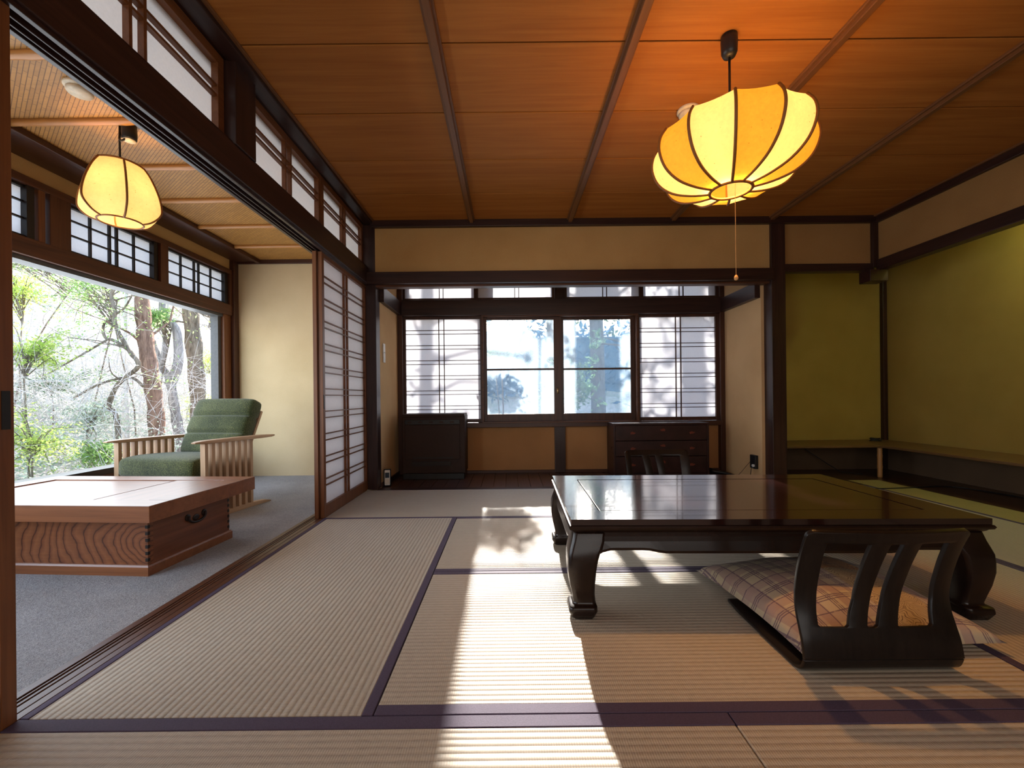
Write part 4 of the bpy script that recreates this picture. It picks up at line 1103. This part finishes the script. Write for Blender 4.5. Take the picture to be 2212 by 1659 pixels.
# tangle of twigs and low growth: nobody could count it
m = MB()
for k in range(5200):
    a = rs_.uniform(.58, 1.30); dist = 8.4 + 9 * rs_.random() ** 1.6 if rs_.random() < .88 else rs_.uniform(6.6, 8.6)
    x, y = -dist * math.sin(a), dist * math.cos(a)
    if x > -4.4: continue
    z = hz(x, y) + rs_.uniform(0, 1.6)
    P = jitter_path((x, y, z), (rs_.uniform(-1, 1), rs_.uniform(-1, 1), rs_.uniform(-.2, 1.2)), rs_.uniform(.5, 1.8), 5, .38, rs_)
    r = rs_.uniform(.0016, .0042) * (dist / 7)
    m.tube(P, [r * (1 - .6 * q / 5) for q in range(6)], 3)
tag(m.build('twig_tangle', BARK_PALE), 'tangle of pale bare twigs covering the hillside', 'undergrowth', None, 'stuff')
m = MB(); cen = []
for k in range(300):
    a = rs_.uniform(.58, 1.30); dist = 5.6 + 9 * rs_.random() ** 1.4
    x, y = -dist * math.sin(a), dist * math.cos(a)
    if x > -4.3: continue
    cen.append((x, y, hz(x, y) + rs_.uniform(.05, .9)))
add_leaves(m, cen, 60, .22, .026, rs_, .6)
tag(m.build('undergrowth', LEAF_S), 'low grey green undergrowth on the hillside', 'undergrowth', None, 'stuff')

# garden behind the alcove window: trunks and sprays that break up the low sun
rg = random.Random(5)
SUN = Vector((.020, -1, -.437)).normalized()
LEAF_B = leaf('blue_shade_leaf', (.035, .10, .16), (.075, .17, .26), .2)  # the blue of the garden shade is mixed into this leaf colour
def shade_tree(label, path, radii, blobs, per, size, mat=BARK_DARK):
    P = resample(path, 5); x, y, _ = path[0]
    t = thing('shade_tree', label, 'tree', (x, y, hz(x, y)), 0, None)
    MB().tube(P, [radii[0] + (radii[1] - radii[0]) * k / (len(P) - 1) for k in range(len(P))], 14).build('trunk', mat, t, smooth=True)
    m = MB(); mf = MB()
    for (bx__, bz__, rad) in blobs:
        c = Vector((bx__, y + rg.uniform(-.4, .4), bz__))
        i = min(range(len(P)), key=lambda k: abs(P[k].z - (bz__ - .3)))
        m.tube([P[i], P[i].lerp(c, .5) + Vector((0, 0, .1)), c], [.03, .02, .012], 6)
        for _ in range(int(9 * rad / .3)):
            d = Vector((rg.gauss(0, 1), rg.gauss(0, 1), rg.gauss(0, .8))).normalized() * rad * rg.uniform(.3, 1)
            m.tube([c, c + d], [.010, .004], 4)
            add_leaves(mf, [c + d], per, rad * .22, size, rg, .8)
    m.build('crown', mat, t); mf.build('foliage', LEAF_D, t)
    return t
# heights: light reaching height h of the glass (y 4.76) passes y at h + (y - 4.76) * .437, x - (y - 4.76) * .02
shade_tree('dark tree trunk behind the right hand glass sash', [(.93, 7.6, -.5), (.94, 7.6, 1.0), (.96, 7.6, 2.2), (.95, 7.62, 4.2), (.98, 7.7, 6.5)], (.27, .24), [(.62, 2.55, .22), (1.30, 2.2, .16), (1.30, 2.9, .14), (.45, 3.15, .2), (1.55, 3.3, .3)], 9, .05)
shade_tree('slimmer dark tree trunk further behind the right hand glass sash', [(2.05, 9.6, -.4), (2.02, 9.6, 2.0), (1.95, 9.6, 4.5), (1.9, 9.7, 7.0)], (.17, .13), [(1.55, 3.0, .35), (1.75, 3.6, .35), (2.2, 3.1, .3), (2.4, 3.9, .4), (2.0, 4.3, .4), (1.35, 3.9, .22)], 10, .06)
shade_tree('leafy tree behind the left shoji of the alcove', [(-1.05, 8.4, -.4), (-1.0, 8.4, 2.0), (-.95, 8.4, 4.0), (-.9, 8.4, 6.0)], (.09, .07), [(-1.05, 2.5, .26), (-.85, 2.95, .20), (-.55, 2.35, .16), (-1.15, 3.3, .24), (-.45, 3.35, .18), (-.75, 3.75, .2), (-.25, 2.75, .12), (.10, 2.95, .13)], 9, .05)
shade_tree('leafy tree behind the right shoji of the alcove', [(2.45, 7.6, -.4), (2.4, 7.6, 2.0), (2.35, 7.6, 4.0), (2.3, 7.6, 6.0)], (.13, .10), [(1.75, 1.95, .24), (2.05, 2.35, .25), (1.6, 2.55, .2), (2.15, 2.9, .28), (1.75, 3.0, .2), (2.2, 1.75, .22), (1.5, 1.75, .14), (1.95, 3.35, .25)], 10, .05)
for p, rad, n_, lb in (((-.10, 7.2, 1.85), .16, 9, 'spray of dark leaves behind the left hand glass sash'), ((-.05, 6.3, 1.55), .22, 16, 'low spiky shrub behind the left hand glass sash'), ((1.0, 6.9, 1.05), .62, 60, 'dense dark shrub behind the right hand glass sash'), ((.35, 7.4, 2.75), .15, 7, 'small leafy shrub tip high behind the left hand glass sash')):
    g = hz(p[0], p[1]); t = thing('garden_shrub', lb, 'shrub', (p[0], p[1], g))
    m = MB(); ends = []
    P = jitter_path((p[0], p[1], g - .1), (0, 0, 1), p[2] - g, 5, .03, rg); m.tube(P, .012, 6)
    for k in range(n_):
        d = Vector((rg.gauss(0, 1), rg.gauss(0, 1), rg.gauss(0, .7))).normalized() * rad * rg.uniform(.3, 1)
        m.tube([P[-1], Vector(p) + d], [.007, .003], 4); ends += [Vector(p) + d, Vector(p) + d * .6]
    m.build('stem', BARK_DARK, t); m = MB(); add_leaves(m, ends, 12, .06, .05, rg, .8); m.build('foliage', LEAF_D, t)
# evergreen hedge that closes the garden, its blue shade put into the leaves
t = thing('hedge', 'tall hedge coloured in blue green shade closing the garden behind the alcove window', 'hedge', (.6, 11.5, -.3))
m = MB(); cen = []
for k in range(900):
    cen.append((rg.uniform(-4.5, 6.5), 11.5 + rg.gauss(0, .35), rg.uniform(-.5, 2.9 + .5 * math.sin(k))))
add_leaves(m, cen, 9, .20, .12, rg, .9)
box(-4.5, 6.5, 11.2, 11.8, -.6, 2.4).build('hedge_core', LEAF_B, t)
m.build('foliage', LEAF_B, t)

# ------------------------------------------------------------------ light
w = bpy.data.worlds.new('sky'); sc.world = w; w.use_nodes = True
t = w.node_tree
for n_ in list(t.nodes): t.nodes.remove(n_)
wo = N(t, 'ShaderNodeOutputWorld'); bg = N(t, 'ShaderNodeBackground'); sky = N(t, 'ShaderNodeTexSky', sky_type='NISHITA')
sky.sun_disc = False; sky.sun_elevation = math.radians(24); sky.sun_rotation = math.radians(1); sky.air_density = 1.2; sky.dust_density = .9; sky.ozone_density = 1.5
t.links.new(sky.outputs[0], bg.inputs['Color']); bg.inputs['Strength'].default_value = .85
t.links.new(bg.outputs[0], wo.inputs['Surface'])
def lamp(name, kind, loc, energy, color, **kw):
    d = bpy.data.lights.new(name, kind); d.energy = energy; d.color = color
    for k, v in kw.items(): setattr(d, k, v)
    o = bpy.data.objects.new(name, d); COL.objects.link(o); o.location = loc; return o
s = lamp('sun', 'SUN', (0, 20, 10), 20, (1, .95, .88), angle=math.radians(.9))
s.rotation_euler = SUN.to_track_quat('-Z', 'Y').to_euler()
lamp('main_bulb', 'POINT', (1.02, 1.93, 1.915), 13, (1, .55, .18), shadow_soft_size=.045)
lamp('main_bulb_down', 'SPOT', (1.02, 1.93, 1.90), 36, (1, .46, .12), shadow_soft_size=.03, spot_size=math.radians(95), spot_blend=.6)
lamp('veranda_bulb', 'POINT', (LX, LY, 1.975), 6.5, (1, .62, .26), shadow_soft_size=.04)
lamp('rear_fill', 'AREA', (.5, -1.42, 1.25), 34, (1, .95, .90), shape='RECTANGLE', size=3.0, size_y=1.7).rotation_euler = (PI / 2, 0, 0)  # added area fill behind the camera that evens out the room
lamp('veranda_fill', 'AREA', (-3.22, 1.6, 1.08), 90, (.86, .93, 1.0), shape='RECTANGLE', size=1.4, size_y=5.6).rotation_euler = (0, -PI / 2, 0)  # added area fill outside the glass, lifts the interior above the sky light
for loc, rot, sx, sy in (((-3.06, 1.5, 1.05), (0, -PI / 2, 0), 1.4, 6.0),):
    p = lamp('window_portal', 'AREA', loc, 1, (1, 1, 1), shape='RECTANGLE', size=sx, size_y=sy); p.rotation_euler = rot; p.data.cycles.is_portal = True

sc.view_settings.view_transform = 'Standard'
sc.view_settings.look = 'None'
sc.view_settings.exposure = .12
cy = sc.cycles
cy.max_bounces = 8; cy.diffuse_bounces = 5; cy.glossy_bounces = 4; cy.transmission_bounces = 6; cy.transparent_max_bounces = 10
cy.sample_clamp_indirect = 6; cy.caustics_reflective = False; cy.caustics_refractive = False
cy.use_denoising = True
